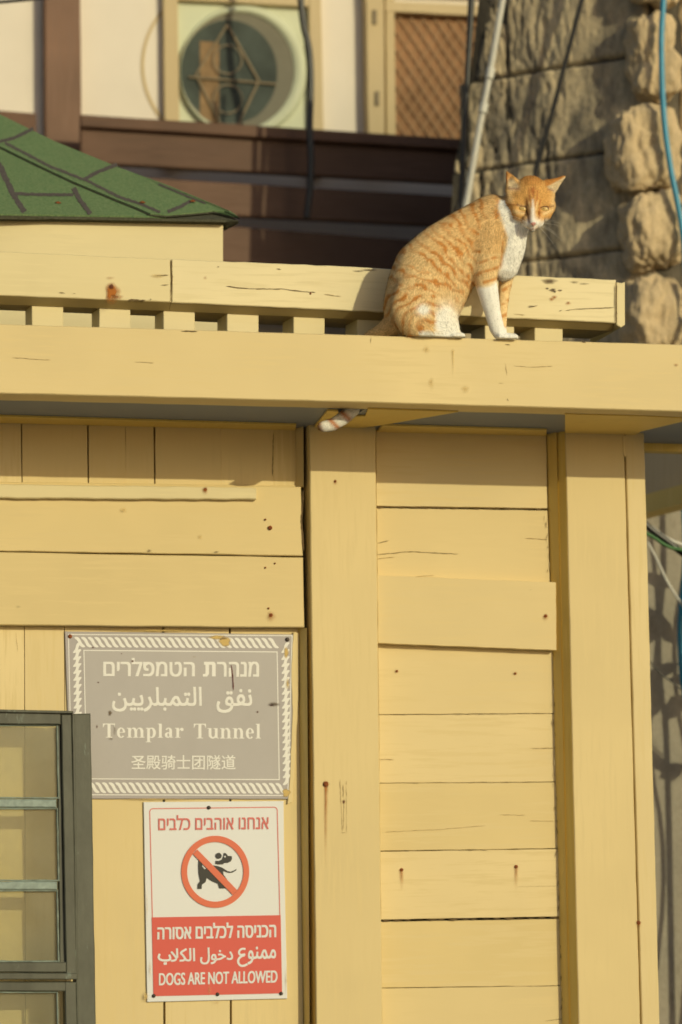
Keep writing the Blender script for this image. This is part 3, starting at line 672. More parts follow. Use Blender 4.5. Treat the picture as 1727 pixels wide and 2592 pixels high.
V, F = textmesh(rev("אנחנו אוהבים כלבים")); put('hebrew_lettering', V, F, Dd([(229, 240), (1270, 226), (1270, 368), (229, 379)]), f2, PK, s2, (-.55, 0, .55), (-.3, .3))
V, F = textmesh(rev("הכניסה לכלבים אסורה")); put('hebrew_lettering', V, F, Dd([(222, 1270), (1338, 1243), (1338, 1392), (222, 1413)]), f3, WB, s2, (-1.2, 0, 1.2), (-.5, .5))
for w_, bx_ in (("\uFEE3\uFEE4\uFEE8\uFEEE", (1074, 1484, 1337, 1648)), ("\uFEA9\uFEA7\uFEEE\uFEDD", (625, 1492, 931, 1648)), ("\uFE8D\uFEDF\uFEDC\uFEFC", (346, 1500, 572, 1622))):
    V, F = textmesh(rev(w_)); x0, y0, x1, y1 = bx_
    put('arabic_lettering', V, F, Dd([(x0, y0), (x1, y0-(x1-x0)*.02), (x1, y1-(x1-x0)*.02), (x0, y1)]), f3, WB, s2, (-.9, 0, .9), (-.5, .5))
def stroke(pts, w, Y, mat, parent):
    P = [Vector((*p, 0)) for p in pts]
    for _ in range(2):
        Q = [P[0]]
        for a, b in zip(P[:-1], P[1:]): Q += [a*.75+b*.25, a*.25+b*.75]
        Q.append(P[-1]); P = Q
    V = []
    for i, p in enumerate(P):
        t = (P[min(i+1, len(P)-1)]-P[max(i-1, 0)]).normalized(); ww = w*.5*(.55 if i in (0, len(P)-1) else 1)
        V += [at(p.x-t.y*ww, p.y+t.x*ww, Y), at(p.x+t.y*ww, p.y-t.x*ww, Y)]
    mk('arabic_lettering', V, [[2*i, 2*i+1, 2*i+3, 2*i+2] for i in range(len(P)-1)], mat, parent)
stroke(Dd([(1052, 1504), (1015, 1498), (985, 1530), (1000, 1562), (1050, 1552)]), 5.2, f3-.00003, WB, s2)
stroke(Dd([(1046, 1560), (1000, 1575), (976, 1620), (1000, 1662), (1040, 1662), (1070, 1645)]), 5.6, f3-.00006, WB, s2)
stroke(Dd([(240, 1548), (226, 1590), (262, 1612), (320, 1612), (344, 1598), (330, 1556)]), 5.6, f3-.00003, WB, s2)
stroke(Dd([(278, 1642), (294, 1640), (308, 1641)]), 6.5, f3-.00003, WB, s2)
V, F = textmesh("DOGS ARE NOT ALLOWED"); put('latin_lettering', V, F, Dd([(236, 1733), (1352, 1706), (1350, 1820), (236, 1847)]), f3, WB, s2, (-.9, 0, .9), (-.4, .4))
for x, y in [(705, 166), (185, 1946), (787, 1931), (1388, 1924)]: screw('screw', *D(x, y), 4.8, YT-.001, M['screw'], s2)
for x, y, rx, ry, mt, a in [(112, 1950, 30, 60, 's_ochre', 1.0), (150, 1700, 14, 120, 's_ochre', .5), (120, 1100, 10, 240, 's_ochre', .5), (1435, 1800, 14, 150, 's_ochre', .6), (710, 1890, 18, 60, 's_ochre', .5), (780, 2010, 40, 20, 's_rust', .3)]:
    stain('smear', *D(x, y), rx*.268, ry*.268, f5-.0002, M[mt], s2, a)

# ------------------------------------------------------------------ building behind, with round window and lattice door
YH = W0+2.68
hb = thing('building', 'white plastered building wall behind the fence with round window and lattice door', 'building')
def hboard(name, px, dY, t, mat, parent=None, **k): return board(name, px, YH+dY, t, mat, parent or hb, **k)
xA, xB = at(-600, 0, YH)[0], at(1300, 0, YH)[0]
prism('wall', [(xA, YH, 0), (xB, YH, 0), (xB, YH, 4.6), (xA, YH, 4.6)], (0, .3, 0), M['plaster'], hb)
wf = hboard('window', [(413, -60), (449, -60), (456, 420), (419, 420)], -.03, .03, M['tanwood'], ch=2)
hboard('frame', [(782, -60), (812, -60), (822, 440), (786, 440)], -.03, .03, M['tanwood'], wf, ch=2)
hboard('frame', [(449, -30), (782, -14), (782, 16), (449, -2)], -.028, .028, M['tanwood'], wf, ch=2)
hboard('panel', [(445, -10), (790, 10), (792, 430), (452, 430)], -.006, .006, M['ring'], wf, ch=.5)
ringpx('hoop_line', 565, 165, 208, 200, YH-.0005-.002, M['tanwood'], hb, 90, 1.02)
# moulded ring (a real bevelled ring standing out of the panel) around the dark opening
def mring(name, cx, cy, prof, mat, parent, n=72):
    V, F = [], []; k = len(prof)
    for j in range(n):
        w = 2*math.pi*j/n
        for r, d, ox in prof: V.append(at(cx+ox+math.cos(w)*r, cy-math.sin(w)*r*1.03, YH+d))
    for j in range(n):
        for i in range(k-1): F.append([j*k+i, j*k+i+1, ((j+1) % n)*k+i+1, ((j+1) % n)*k+i])
    return mk(name, V, F, mat, parent, True)
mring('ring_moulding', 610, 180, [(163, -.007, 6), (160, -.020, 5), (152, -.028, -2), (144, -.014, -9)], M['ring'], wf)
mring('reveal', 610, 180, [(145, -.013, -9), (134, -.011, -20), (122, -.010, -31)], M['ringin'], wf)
ringpx('opening', 578, 184, 124, 0, YH-.0105, M['interior_dark'], wf, 60, 1.08)  # flat disc coloured dark to stand for the unlit interior
hboard('plank', [(506, 103), (555, 106), (555, 318), (506, 316)], -.0115, .001, M['plank'], wf)
def bar(pts, w, dY):
    for a, b in zip(pts[:-1], pts[1:]):
        dx, dy = b[0]-a[0], b[1]-a[1]; L = math.hypot(dx, dy); nx, ny = -dy/L*w/2, dx/L*w/2
        hboard('grille_bar', [(a[0]+nx, a[1]+ny), (b[0]+nx, b[1]+ny), (b[0]-nx, b[1]-ny), (a[0]-nx, a[1]-ny)], dY, .005, M['grille'], wf, ch=.8, jit=0)
bar([(576, 61), (656, 204), (603, 316)], 5.5, -.018); bar([(576, 61), (496, 188), (560, 316)], 4.5, -.0185); bar([(478, 194), (574, 201), (700, 212)], 4.5, -.0195)
for cy in (150, 250):
    ringpx('grille_ring', 577, cy, 38, 34.5, YH-.0205, M['grille'], wf, 40)
# lattice door
df_ = hboard('door', [(926, -60), (972, -60), (975, 420), (934, 420)], -.05, .05, M['tanwood'], ch=2)
hboard('frame', [(976, -60), (998, -60), (1003, 420), (980, 420)], -.035, .03, M['tanwood'], df_, ch=2)
hboard('frame', [(976, 2), (1300, 16), (1300, 44), (976, 28)], -.037, .03, M['tanwood'], df_, ch=2)
hboard('frame', [(980, -60), (1300, -60), (1300, -12), (980, -24)], -.037, .03, M['tanwood'], df_, ch=2)
hboard('curtain', [(996, 20), (1300, 36), (1300, 430), (1000, 430)], -.004, .004, M['clay'], df_)
for s in (1, -1):
    for i in range(26):
        c = 820+i*30
        a, b = ((c-60, 30), (c+265-60, 430)) if s > 0 else ((c+265-60, 30), (c-60, 430))
        # clip to the door opening
        def clip(p, q):
            if p[0] == q[0]: return None
            t0, t1 = 0, 1
            for lim, sg in ((1000, 1), (1260, -1)):
                d = (q[0]-p[0])*sg; n_ = (lim-p[0])*sg
                if d > 0: t0 = max(t0, n_/d)
                else: t1 = min(t1, n_/d)
            if t0 >= t1: return None
            return (p[0]+(q[0]-p[0])*t0, p[1]+(q[1]-p[1])*t0), (p[0]+(q[0]-p[0])*t1, p[1]+(q[1]-p[1])*t1)
        r = clip(a, b)
        if not r: continue
        (ax, ay), (bx, by) = r; L = math.hypot(bx-ax, by-ay)
        if L < 10: continue
        nx, ny = -(by-ay)/L*1.8, (bx-ax)/L*1.8
        hboard('lattice_strip', [(ax+nx, ay+ny), (bx+nx, by+ny), (bx-nx, by-ny), (ax-nx, ay-ny)], -.009-(.002 if s > 0 else 0), .002, M['lattice'], df_, ch=.4, jit=0, seg=900)
for x, y in [(950, 42), (956, 248)]: hboard('hinge', [(x-5, y-18), (x+5, y-18), (x+5, y+18), (x-5, y+18)], -.056, .008, M['grille'], df_, ch=1)

# ------------------------------------------------------------------ brown fence
YQ = W0+2.50
fe = thing('fence', 'dark brown stained plank fence with a tall square post behind the green roof', 'fence')
def fb(name, px, dY, t, mat, **k): return board(name, px, YQ+dY, t, mat, fe, **k)
fb('post', [(113, -80), (203, -80), (211, 900), (118, 900)], .125, .05, M['brownz'], ch=3)
def pl(y0, y1, y2, y3, dY, name='plank', x0=205, x1=1260):
    f = lambda a, b, x: a+(b-a)*(x-200)/960
    fb(name, [(x0, f(y0, y2, x0)), (x1, f(y0, y2, x1)), (x1, f(y1, y3, x1)), (x0, f(y1, y3, x0))], dY, .03, M['brown'], ch=2.5, seg=150)
pl(289, 319, 350, 377, -.02, 'cap_rail'); pl(324, 410, 384, 463, 0); pl(440, 525, 497, 573, 0); pl(545, 640, 615, 700, 0); pl(665, 760, 735, 830, 0)
pl(318, 326, 376, 386, .01, 'batten')
for y0 in (288, 440): pl(y0+8, y0+90, y0+90, y0+170, 0, x0=-400, x1=92)

# ------------------------------------------------------------------ stone tower
tw = thing('stone_tower', 'old weathered limestone tower corner with rough quoins behind the cat', 'tower')
YK = W0+1.40; AF = R(49)
K = np.array(at(1650, 400, YK)); dF = np.array([-math.sin(AF), math.cos(AF), 0]); nF = np.array([-math.cos(AF), -math.sin(AF), 0])
ztop = at(1600, -200, YK)[2]
def sz(px, py):
    p = np.array(onplane(px, py, K, nF)); return (p-K)@dF, p[2]
ledge = sorted([sz(x, y)[::-1] for x, y in [(1212, -200), (1206, 0), (1200, 66), (1166, 250), (1125, 484), (1120, 560), (1118, 900), (1118, 2700)]])
smax = lambda z: float(np.interp(z, [a[0] for a in ledge], [a[1] for a in ledge]))
def fbm(x, y, z, o=4):
    a, s = 1, 0
    for _ in range(o): s += a*noise.noise(Vector((x, y, z))); x *= 2.1; y *= 2.1; z *= 2.1; a *= .55
    return s
zj = [0.0, at(1560, 1500, YK)[2], at(1560, 1330, YK)[2], at(1560, 1090, YK)[2], at(1560, 862, YK)[2], at(1560, 616, YK)[2], at(1560, 364, YK)[2], at(1560, 128, YK)[2], ztop]
cuts = {4: [.34], 5: [.46], 6: [.52], 7: [.38], 3: [.3]}
for ci in range(1, len(zj)-1):
    za, zb = zj[ci], zj[ci+1]; S = [0.0]+cuts.get(ci, [.3])+[None]
    for bi in range(len(S)-1):
        nu, nv = (110, 80) if ci >= 4 else (20, 12)
        V, F = [], []; seed = ci*7.3+bi*3.1; pr = random.uniform(-.004, .006)
        for j in range(nv+1):
            v = j/nv; z = za+(zb-za)*v
            s0 = S[bi]; s1_ = smax(z) if S[bi+1] is None else S[bi+1]
            for i in range(nu+1):
                u = i/nu; s = s0+(s1_-s0)*u
                ed = min(min(u*(s1_-s0), (1-u)*(s1_-s0))/.012, min(v, 1-v)*(zb-za)/.012, 1.0)
                b = fbm(s*9, z*5, seed, 4)*.006
                er = fbm(s*34, z*9, seed+20, 3)      # vertical erosion flutes
                left = min(1, max(0, (s-.16)/.12))
                er2 = fbm(s*85, z*24, seed+40, 3)
                b += (-max(0, er+.1)*.013)*left+er*.002-max(0, er2)*.006*left+min(0, er+.35)*.010*left
                b += fbm(s*70, z*50, seed, 2)*.0015
                # the block's outer end bends back round the tower
                if S[bi+1] is None: b -= max(0, 1-(s1_-s)/.05)**2*.03
                b = b+pr-.016*(1-ed)**2
                p = K+dF*s+nF*b; V.append((p[0], p[1], z))
        for j in range(nv):
            for i in range(nu):
                a = j*(nu+1)+i; F.append([a, a+nu+1, a+nu+2, a+1])
        mk('stone', V, F, M['stone'], tw, True)
# core behind the facing, closing the tower
V = []
zz = [0, zj[3], zj[4], zj[5], zj[6], zj[7], ztop-.01]
for z in zz:
    a = K+dF*.0-nF*.012; b = K+dF*(smax(z)-.01)-nF*.014; V += [(a[0], a[1], z), (b[0], b[1], z), (b[0]+.6, b[1]+.4, z), (K[0]+2.2, K[1]+.6, z), (K[0]+2.2, K[1]+.015, z)]
F = []
for i in range(len(zz)-1):
    for j in range(5): F.append([i*5+j, i*5+(j+1) % 5, (i+1)*5+(j+1) % 5, (i+1)*5+j])
F.append([(len(zz)-1)*5+j for j in range(5)])
o = mk('core', V, F, M['mortar'], tw); fix(o)
# front wall right of the quoins
xk = K[0]; V, F = [], []
for j in range(91):
    for i in range(41):
        x = xk+.02+i/40*2.1; z = zj[3]+(ztop-zj[3])*j/90; V.append((x, YK+.012-fbm(x*7, z*7, 4, 3)*.008, z))
for j in range(90):
    for i in range(40): a = j*41+i; F.append([a, a+1, a+42, a+41])
mk('front_wall', V, F, M['quoin'], tw, True)
o = prism('plinth_wall', [(xk-.16, YK-.02, 0), (xk+2.2, YK-.02, 0), (xk+2.2, YK-.02, zj[3]), (xk-.16, YK-.02, zj[3])], (0, .03, 0), M['render'], tw)
def rough(name, x0, y0, x1, y1, Yc, dep, seed, groove=None, mat=None, g=30, amp=.012):
    V, F = [], []; idx = {}
    c0 = np.array(at((x0+x1)/2, (y0+y1)/2, Yc)); a = np.array(at(x0, (y0+y1)/2, Yc)); b = np.array(at(x1, (y0+y1)/2, Yc))
    hx = (b[0]-a[0])/2; hz = (at((x0+x1)/2, y0, Yc)[2]-at((x0+x1)/2, y1, Yc)[2])/2
    def vert(p):
        key = tuple(round(q, 5) for q in p)
        if key in idx: return idx[key]
        q = np.array(p, float)
        r = (abs(q[0])**4.5+abs(q[1])**4.5+abs(q[2])**4.5)**(1/4.5); q = q/r
        L = c0+np.array([q[0]*hx, q[1]*dep, q[2]*hz]); nn = q/np.linalg.norm(q)
        n_ = fbm(L[0]*16+seed, L[1]*16, L[2]*9, 4)*amp+abs(fbm(L[0]*38+seed, L[1]*38, L[2]*14, 3))*.009+fbm(L[0]*60+seed, L[1]*60, L[2]*30, 2)*.003
        if groove is not None and q[1] < 0:
            gx = (project(L)[0]-groove)/9; n_ -= .022*math.exp(-gx*gx)
        L = L+nn*n_; idx[key] = len(V); V.append(tuple(L)); return idx[key]
    for ax in range(3):
        for s in (-1, 1):
            for i in range(g):
                for j in range(g):
                    q = []
                    for di, dj in ((0, 0), (1, 0), (1, 1), (0, 1)):
                        p = [0, 0, 0]; p[ax] = s; p[(ax+1) % 3] = -1+2*(i+di)/g; p[(ax+2) % 3] = -1+2*(j+dj)/g; q.append(vert(p))
                    F.append(q)
    o = mk(name, V, F, mat or M['quoin'], tw, True); fix(o); return o
Yq = YK+.01
for i, (x0, y0, x1, y1, gr) in enumerate([(1592, -200, 1700, 26, 1652), (1593, 44, 1702, 262, 1655), (1548, 276, 1704, 488, 1662), (1583, 494, 1712, 688, 1668), (1588, 704, 1716, 900, 1672), (1560, 905, 1716, 1120, 1665)]):
    rough('quoin', x0+2, y0+7, x1-2, y1-7, Yq, .062, i*5.5+1, None, amp=.020)
for x0, y0, x1, y1 in [(1718, -75, 1900, 180), (1716, 190, 1900, 420), (1722, 432, 1900, 640), (1726, 650, 1900, 870)]:
    rough('stone', x0, y0, x1, y1, YK+.03, .035, x0+y0, None, g=18, amp=.006)

# ------------------------------------------------------------------ cables, pipe, hose
def cable(name, pts, r, Y, mat, label, cat='cable', rs=None):
    P = [at(p[0], p[1], p[2] if len(p) > 2 else Y) for p in pts]
    o = tube(name, P, r, mat); return tag(o, label, cat)
cable('cable', [(752, -400), (757, -60), (763, 20), (769, 70), (782, 115), (787, 180), (786, 260), (783, 330), (788, 400), (786, 470), (780, 520), (777, 552)], .0096, W0+2.38, M['black'], 'black cable hanging loose in front of the round window')
def fY(x, y, off=.02):
    return onplane(max(x, 1125), y, K, nF)[1]-off
def onface(pts, off=.02): return [(x, y, fY(x, y, off)) for x, y in pts]
cable('cable', onface([(1200, -300), (1196, 0), (1186, 150), (1176, 350), (1170, 470), (1168, 560), (1168, 900)]), .0078, W0+1.5, M['black'], 'black cable running down just left of the white pipe')
cable('cable', onface([(1204, -300), (1186, 60), (1180, 250), (1180, 500), (1180, 900)], -.01), .0045, W0+1.6, M['black'], 'thin black cable squeezed between the white building and the stone')
cable('cable', onface([(1530, -220), (1473, 0), (1430, 165), (1395, 300), (1372, 380), (1355, 440), (1335, 560)], .04), .0062, W0+1.2, M['black'], 'dark cable slanting down the stone tower behind the cat\'s head')
cable('cable', [(0-300, 30), (0, 5), (100, -4), (300, -30)], .004, W0+1.5, M['black'], 'thin dark cable crossing the top left corner')
pp = thing('pipe', 'white plastic conduit pipe slanting down the left edge of the stone tower', 'pipe')
PP = [(1330, -300), (1272, 0), (1241, 185), (1223, 275), (1203, 385), (1180, 520), (1150, 700)]
tube('conduit', [at(x, y, fY(x, y, .045)) for x, y in PP], .0082, M['white'], pp, 14)
for (x, y), (dx, dy) in (((1241, 186), (-2.6, 13)), ((1224, 274), (-2.6, 12))):
    tube('coupling', [at(x-dx, y-dy, fY(x, y, .045)), at(x, y, fY(x, y, .045)), at(x+dx, y+dy, fY(x, y, .045))], .0113, M['white'], pp, 14)
cable('hose', [(1690, -300), (1681, 0), (1674, 83), (1677, 237), (1685, 341), (1700, 440), (1717, 517), (1731, 600), (1742, 750), (1745, 1000), (1730, 1250), (1738, 1400), (1726, 1530), (1721, 1607), (1729, 1740), (1745, 1800), (1760, 2600)], .0072, W0+1.315, M['blue'], 'bright blue hose hanging down over the rough stones at the right', 'hose')
cable('cable', [(1600, 1290), (1640, 1335), (1690, 1370), (1740, 1410), (1800, 1440)], .0075, W0+.9, M['black'], 'thick black cable emerging beside the right post under the eave')
cable('cable', [(1600, 1340), (1645, 1352), (1690, 1385), (1727, 1392), (1790, 1400)], .0040, W0+.88, M['green'], 'thin green cable crossing the black cable beside the right post')
cable('cable', [(1600, 1312), (1645, 1330), (1685, 1362), (1727, 1380), (1790, 1388)], .0040, W0+.95, M['white'], 'pale cable running between the green and black cables under the eave')
cable('cord', [(1640, 1372), (1668, 1425), (1685, 1465), (1710, 1505), (1727, 1530), (1760, 1590)], .0028, W0+1.2, M['white'], 'thin pale knotted cord drooping across the grey wall', 'cord')
cable('cable', [(1560, 1540), (1650, 1690), (1727, 1745), (1850, 1850)], .0018, W0+1.2, M['black'], 'hair thin wire crossing the grey wall at right')

#CAT>
# ------------------------------------------------------------------ cat
YC = YB+.034; PXM = 1500.0
ct = thing('cat', 'orange tabby cat with white chest and forelegs sitting on the roof beam, tail hanging below', 'cat')
def cp(px, py, w): return np.array(at(px, py, YC-w))
# chains: (px, py, radius px, w metres), listed head to tail or downwards; k = depth scale
CH = [
 ('torso', .78, [(1285, 552, 50, .012), (1245, 548, 62, .004), (1205, 568, 60, 0), (1160, 600, 67, 0), (1115, 640, 80, 0), (1077, 682, 88, 0), (1060, 730, 89, 0), (1052, 776, 90, 0), (1056, 800, 78, 0)]),
 ('belly', .70, [(1240, 620, 60, .004), (1190, 655, 66, 0), (1142, 690, 72, 0), (1112, 740, 78, 0), (1110, 790, 58, 0)]),
 ('chest', .80, [(1318, 545, 36, .020), (1296, 585, 44, .016), (1284, 630, 50, .012), (1272, 668, 48, .006)]),
 ('neck', .85, [(1335, 505, 44, .026), (1308, 530, 46, .018), (1275, 548, 54, .010)]),
 ('foreleg', .80, [(1238, 585, 60, .008), (1236, 620, 50, .014), (1231, 655, 41, .021), (1229, 690, 35, .026), (1230, 712, 32, .029), (1237, 745, 28, .031), (1247, 790, 22.5, .031), (1258, 830, 21, .031), (1266, 846, 18, .033)]),
 ('farleg', .85, [(1285, 650, 34, -.014), (1281, 700, 22, -.018), (1276, 745, 16, -.016), (1272, 785, 14.5, -.006), (1270, 830, 14, .004), (1274, 858, 13, .008)]),
 ('haunch', .50, [(1065, 740, 70, .030), (1052, 785, 74, .034), (1075, 815, 60, .034), (1105, 820, 48, .032)]),
 ('knee', .55, [(1090, 790, 50, .034), (1122, 812, 46, .030), (1130, 835, 40, .026)]),
 ('hindfoot', .9, [(1060, 848, 20, .030), (1110, 851, 17, .034), (1155, 853, 15, .033)]),
 ('farhaunch', .6, [(1060, 780, 76, -.030), (1110, 820, 50, -.030)]),
 ('tail', 1.0, [(1000, 822, 34, -.006), (968, 842, 26, -.022), (940, 853, 19, -.040), (922, 880, 17, -.056), (914, 940, 17, -.056), (908, 1000, 18, -.052), (894, 1036, 19, -.049), (870, 1058, 18.5, -.046), (842, 1075, 17, -.042), (822, 1079, 15.5, -.036), (817, 1079, 13, -.034)]),
 ('head', .80, [(1343, 500, 55, .030), (1344, 488, 47, .034)]),
 ('skull', .80, [(1322, 500, 42, .032), (1372, 496, 36, .034)]),
 ('cheekl', .8, [(1308, 520, 37, .032), (1318, 540, 28, .040)]),
 ('cheekr', .8, [(1380, 520, 29, .038), (1374, 540, 24, .044)]),
 ('bridge', .8, [(1347, 500, 24, .046), (1349, 525, 16, .056), (1350, 548, 14, .064), (1350, 562, 10.5, .070)]),
 ('muzzle', .75, [(1338, 560, 18, .055), (1340, 566, 13, .060)]),
 ('muzzler', .75, [(1363, 560, 17, .056), (1360, 566, 13, .061)]),
 ('chin', .9, [(1349, 560, 18, .050), (1349, 577, 9.5, .060)]),
 ('earl', .42, [(1304, 485, 27, .040), (1301, 470, 22, .038), (1295, 457, 15.5, .034), (1289, 446, 9.5, .030), (1283.5, 436.5, 4.5, .027)]),
 ('earr', .42, [(1386, 477, 25, .036), (1398, 470, 19, .032), (1412, 460, 11.5, .026), (1424, 451, 6.5, .019), (1432, 446, 3.0, .014)]),
]
for i, x in enumerate((1263, 1276, 1289, 1301)): CH.append(('toe', 1, [(x, 849+i*.8, 9.5, .034), (x+4, 852+i*.8, 9, .043)]))
for i, x in enumerate((1150, 1161, 1171)): CH.append(('toe', 1, [(x-6, 848, 9, .034), (x, 850, 8.5, .042)]))
for i, x in enumerate((1290, 1300)): CH.append(('toe', 1, [(x-6, 856, 8, .014), (x, 858, 7.5, .020)]))
def ico():
    import bmesh
    b = bmesh.new(); bmesh.ops.create_icosphere(b, subdivisions=2, radius=1)
    V = np.array([v.co[:] for v in b.verts]); F = np.array([[v.index for v in f.verts] for f in b.faces]); b.free(); return V, F
IV, IF = ico()
VV, FF, SEG, SR, SK = [], [], [], [], []
nv = 0
for nm, k, pts in CH:
    P = [(cp(a, b, w), r/PXM) for a, b, r, w in pts]
    for (p0, r0), (p1, r1) in zip(P[:-1], P[1:]):
        SEG.append((p0, p1)); SR.append((r0, r1)); SK.append(nm)
        n = max(2, int(np.linalg.norm(p1-p0)/(min(r0, r1)*.22))+1)
        for j in range(n+1):
            u = j/n; c = p0*(1-u)+p1*u; r = r0*(1-u)+r1*u
            VV.append(IV*np.array([r, r*k, r])+c); FF.append(IF+nv); nv += len(IV)
VV = np.concatenate(VV); FF = np.concatenate(FF)
tmp = mk('tmp', VV.tolist(), FF.tolist(), None)
md = tmp.modifiers.new('r', 'REMESH'); md.mode = 'VOXEL'; md.voxel_size = .0019
md = tmp.modifiers.new('s', 'SMOOTH'); md.factor = .5; md.iterations = 7
dg = bpy.context.evaluated_depsgraph_get(); me = bpy.data.meshes.new_from_object(tmp.evaluated_get(dg))
bpy.data.objects.remove(tmp)
V = np.empty(len(me.vertices)*3); me.vertices.foreach_get('co', V); V = V.reshape(-1, 3)
def pxy(V):
    D_ = V-C0; z = D_@FW; return 863.5+FPX*(D_@RT)/z, 1296-FPX*(D_@UP)/z
PX, PY = pxy(V); Wd = YC-V[:, 1]
# relax the trunk so that haunch, ribs and shoulder flow into one another
EE = np.empty(len(me.edges)*2, int); me.edges.foreach_get('vertices', EE); EE = EE.reshape(-1, 2)
ss = lambda x, a, b: (lambda t: t*t*(3-2*t))(np.clip((x-a)/(b-a), 0, 1))
wr = ss(PY, 845, 820)*np.maximum(ss(PX, 1275, 1245)*ss(PY, 740, 700), ss(PX, 1195, 1170))*(1-ss(PX, 1225, 1260)*ss(PY, 500, 490))
dgv = np.bincount(EE.ravel(), minlength=len(V)).astype(float)[:, None]
for _ in range(60):
    sm_ = np.zeros_like(V)
    for a_i, b_i in ((0, 1), (1, 0)):
        for ax in range(3): sm_[:, ax] += np.bincount(EE[:, a_i], weights=V[EE[:, b_i], ax], minlength=len(V))
    V += (sm_/dgv-V)*(wr*.6)[:, None]
PX, PY = pxy(V); Wd = YC-V[:, 1]
g = lambda cx, cy, rx, ry: np.exp(-(((PX-cx)/rx)**2+((PY-cy)/ry)**2))
front = (Wd > .02)
push = np.zeros(len(V))
push -= .0030*(g(1322, 527, 12, 7)+g(1380, 527, 12, 7))*front
push += .0006*(g(1318, 514, 18, 6)+g(1386, 514, 14, 6))*front
push -= .0022*(g(1338, 536, 5, 12)+g(1362, 536, 5, 12))*front
push -= .0055*(g(1300, 466, 11, 9)+g(1292, 452, 6, 7))*(Wd > .012)*(PX < 1322)
push -= .0040*(g(1404, 472, 13, 7)+g(1418, 462, 7, 5))*(Wd > .004)*(PY > 454)
for x in (1270, 1283, 1296): push -= .0016*g(x, 855, 2.4, 9)*(Wd > .03)
V[:, 1] -= push
me.vertices.foreach_set('co', V.ravel()); me.update()
zt_ = cp(1280, 859.5, .034)[2]
cl = (V[:, 2] < zt_) & (Wd > -.0335) & (PX > 945)
V[cl, 2] = zt_+.0004
fr = (V[:, 2] < zt_+.010) & (V[:, 2] > zt_-.004) & (Wd > .036) & (PX > 945)
V[fr, 2] = np.maximum(V[fr, 2], zt_-.002)
me.vertices.foreach_set('co', V.ravel()); me.update()
NR = np.empty(len(V)*3); me.vertices.foreach_get('normal', NR); NR = NR.reshape(-1, 3)
# nearest chain segment -> growth direction and distance along the spine
best = np.full(len(V), 1e9); flow = np.zeros((len(V), 3)); kind = np.zeros(len(V), int); spin = np.zeros(len(V))
acc = {}
KN = sorted(set(SK))
for (p0, p1), (r0, r1), nm in zip(SEG, SR, SK):
    d = p1-p0; L = np.linalg.norm(d)+1e-9; u = np.clip(((V-p0)@d)/L**2, 0, 1)
    q = p0+u[:, None]*d; r = r0+(r1-r0)*u; dist = np.linalg.norm(V-q, axis=1)/r
    h = dist < best; best[h] = dist[h]; flow[h] = d/L; kind[h] = KN.index(nm)
    s0 = acc.get(nm, 0.0); spin[h] = (s0+u*L)[h]; acc[nm] = s0+L
is_ = lambda *n: np.isin(kind, [KN.index(x) for x in n])
# spine parameter for the whole trunk
SPN = [c for c in CH if c[0] == 'torso'][0][2]
bs_ = np.full(len(V), 1e9); sp = np.zeros(len(V)); a_ = 0
for (x0, y0, _, _), (x1, y1, _, _) in zip(SPN[:-1], SPN[1:]):
    d = np.array([x1-x0, y1-y0]); L = np.hypot(*d); u = np.clip(((PX-x0)*d[0]+(PY-y0)*d[1])/L**2, 0, 1)
    di = np.hypot(PX-x0-u*d[0], PY-y0-u*d[1]); h = di < bs_; bs_[h] = di[h]; sp[h] = a_+(u*L)[h]; a_ += L
rn = np.random.RandomState(3)
nz = np.array([noise.noise(Vector(v*38.0)) for v in V]); nz2 = np.array([noise.noise(Vector(v*95.0+np.array([5, 1, 2]))) for v in V])
nz3 = np.array([noise.noise(Vector((v[0]*300, v[1]*300, v[2]*60))) for v in V])
def sm(x, a, b): t = np.clip((x-a)/(b-a), 0, 1); return t*t*(3-2*t)
HI = np.array([.87, .64, .34]); LO = np.array([.62, .27, .07]); MID = np.array([.77, .48, .20]); WH = np.array([.95, .94, .90])
col_ = np.tile(HI, (len(V), 1))
def lay(mask, c): 
    global col_
    mask = np.clip(mask, 0, 1)[:, None]; col_ = col_*(1-mask)+np.array(c)*mask
lay(.55*sm(best*0+sp, 380, 0)*(PY < 640), MID)                       # warmer shoulders
backd = sm(nz*10+(PX-PY*.0), 0, 1)
ph = sp/23.0+nz*.6+nz2*.25
hx = np.hypot(PX-1085, (PY-835)*1.0)/21.0+nz*.7
hm = sm(PY+(1085-PX)*.2, 720, 765)*(PX < 1175)
s1w, s2w = np.sin(2*math.pi*ph), np.sin(2*math.pi*hx)
stripe = sm(s1w*(1-hm)+s2w*hm+nz2*.6+nz3*.25, -.1, .95)*(.50+.50*sm(nz+nz2*.5, -.3, .25))
trunk = is_('torso', 'belly', 'haunch', 'farhaunch', 'knee', 'neck', 'chest')
lay(.40*trunk*sm(nz+nz2*.3, .05, .5), MID)
lay(stripe*trunk*.95, LO)
lay(.5*is_('tail'), MID)
# orange forearms with short bars
fl = is_('foreleg')
lay(fl*sm(np.sin(2*math.pi*(PY/27.0-.15+(PX-1230)*.012))+nz2*.4, .3, 1.0)*sm(nz+nz2, -.35, .1)*(PY > 640)*(PY < 735)*.85, LO)
f2_ = is_('farleg')
lay(f2_*sm(np.sin(2*math.pi*(PY/33.0+.1+(PX-1280)*.014)), .2, 1.0)*sm(nz+nz2, -.4, .1)*(PY < 830)*.85, LO)
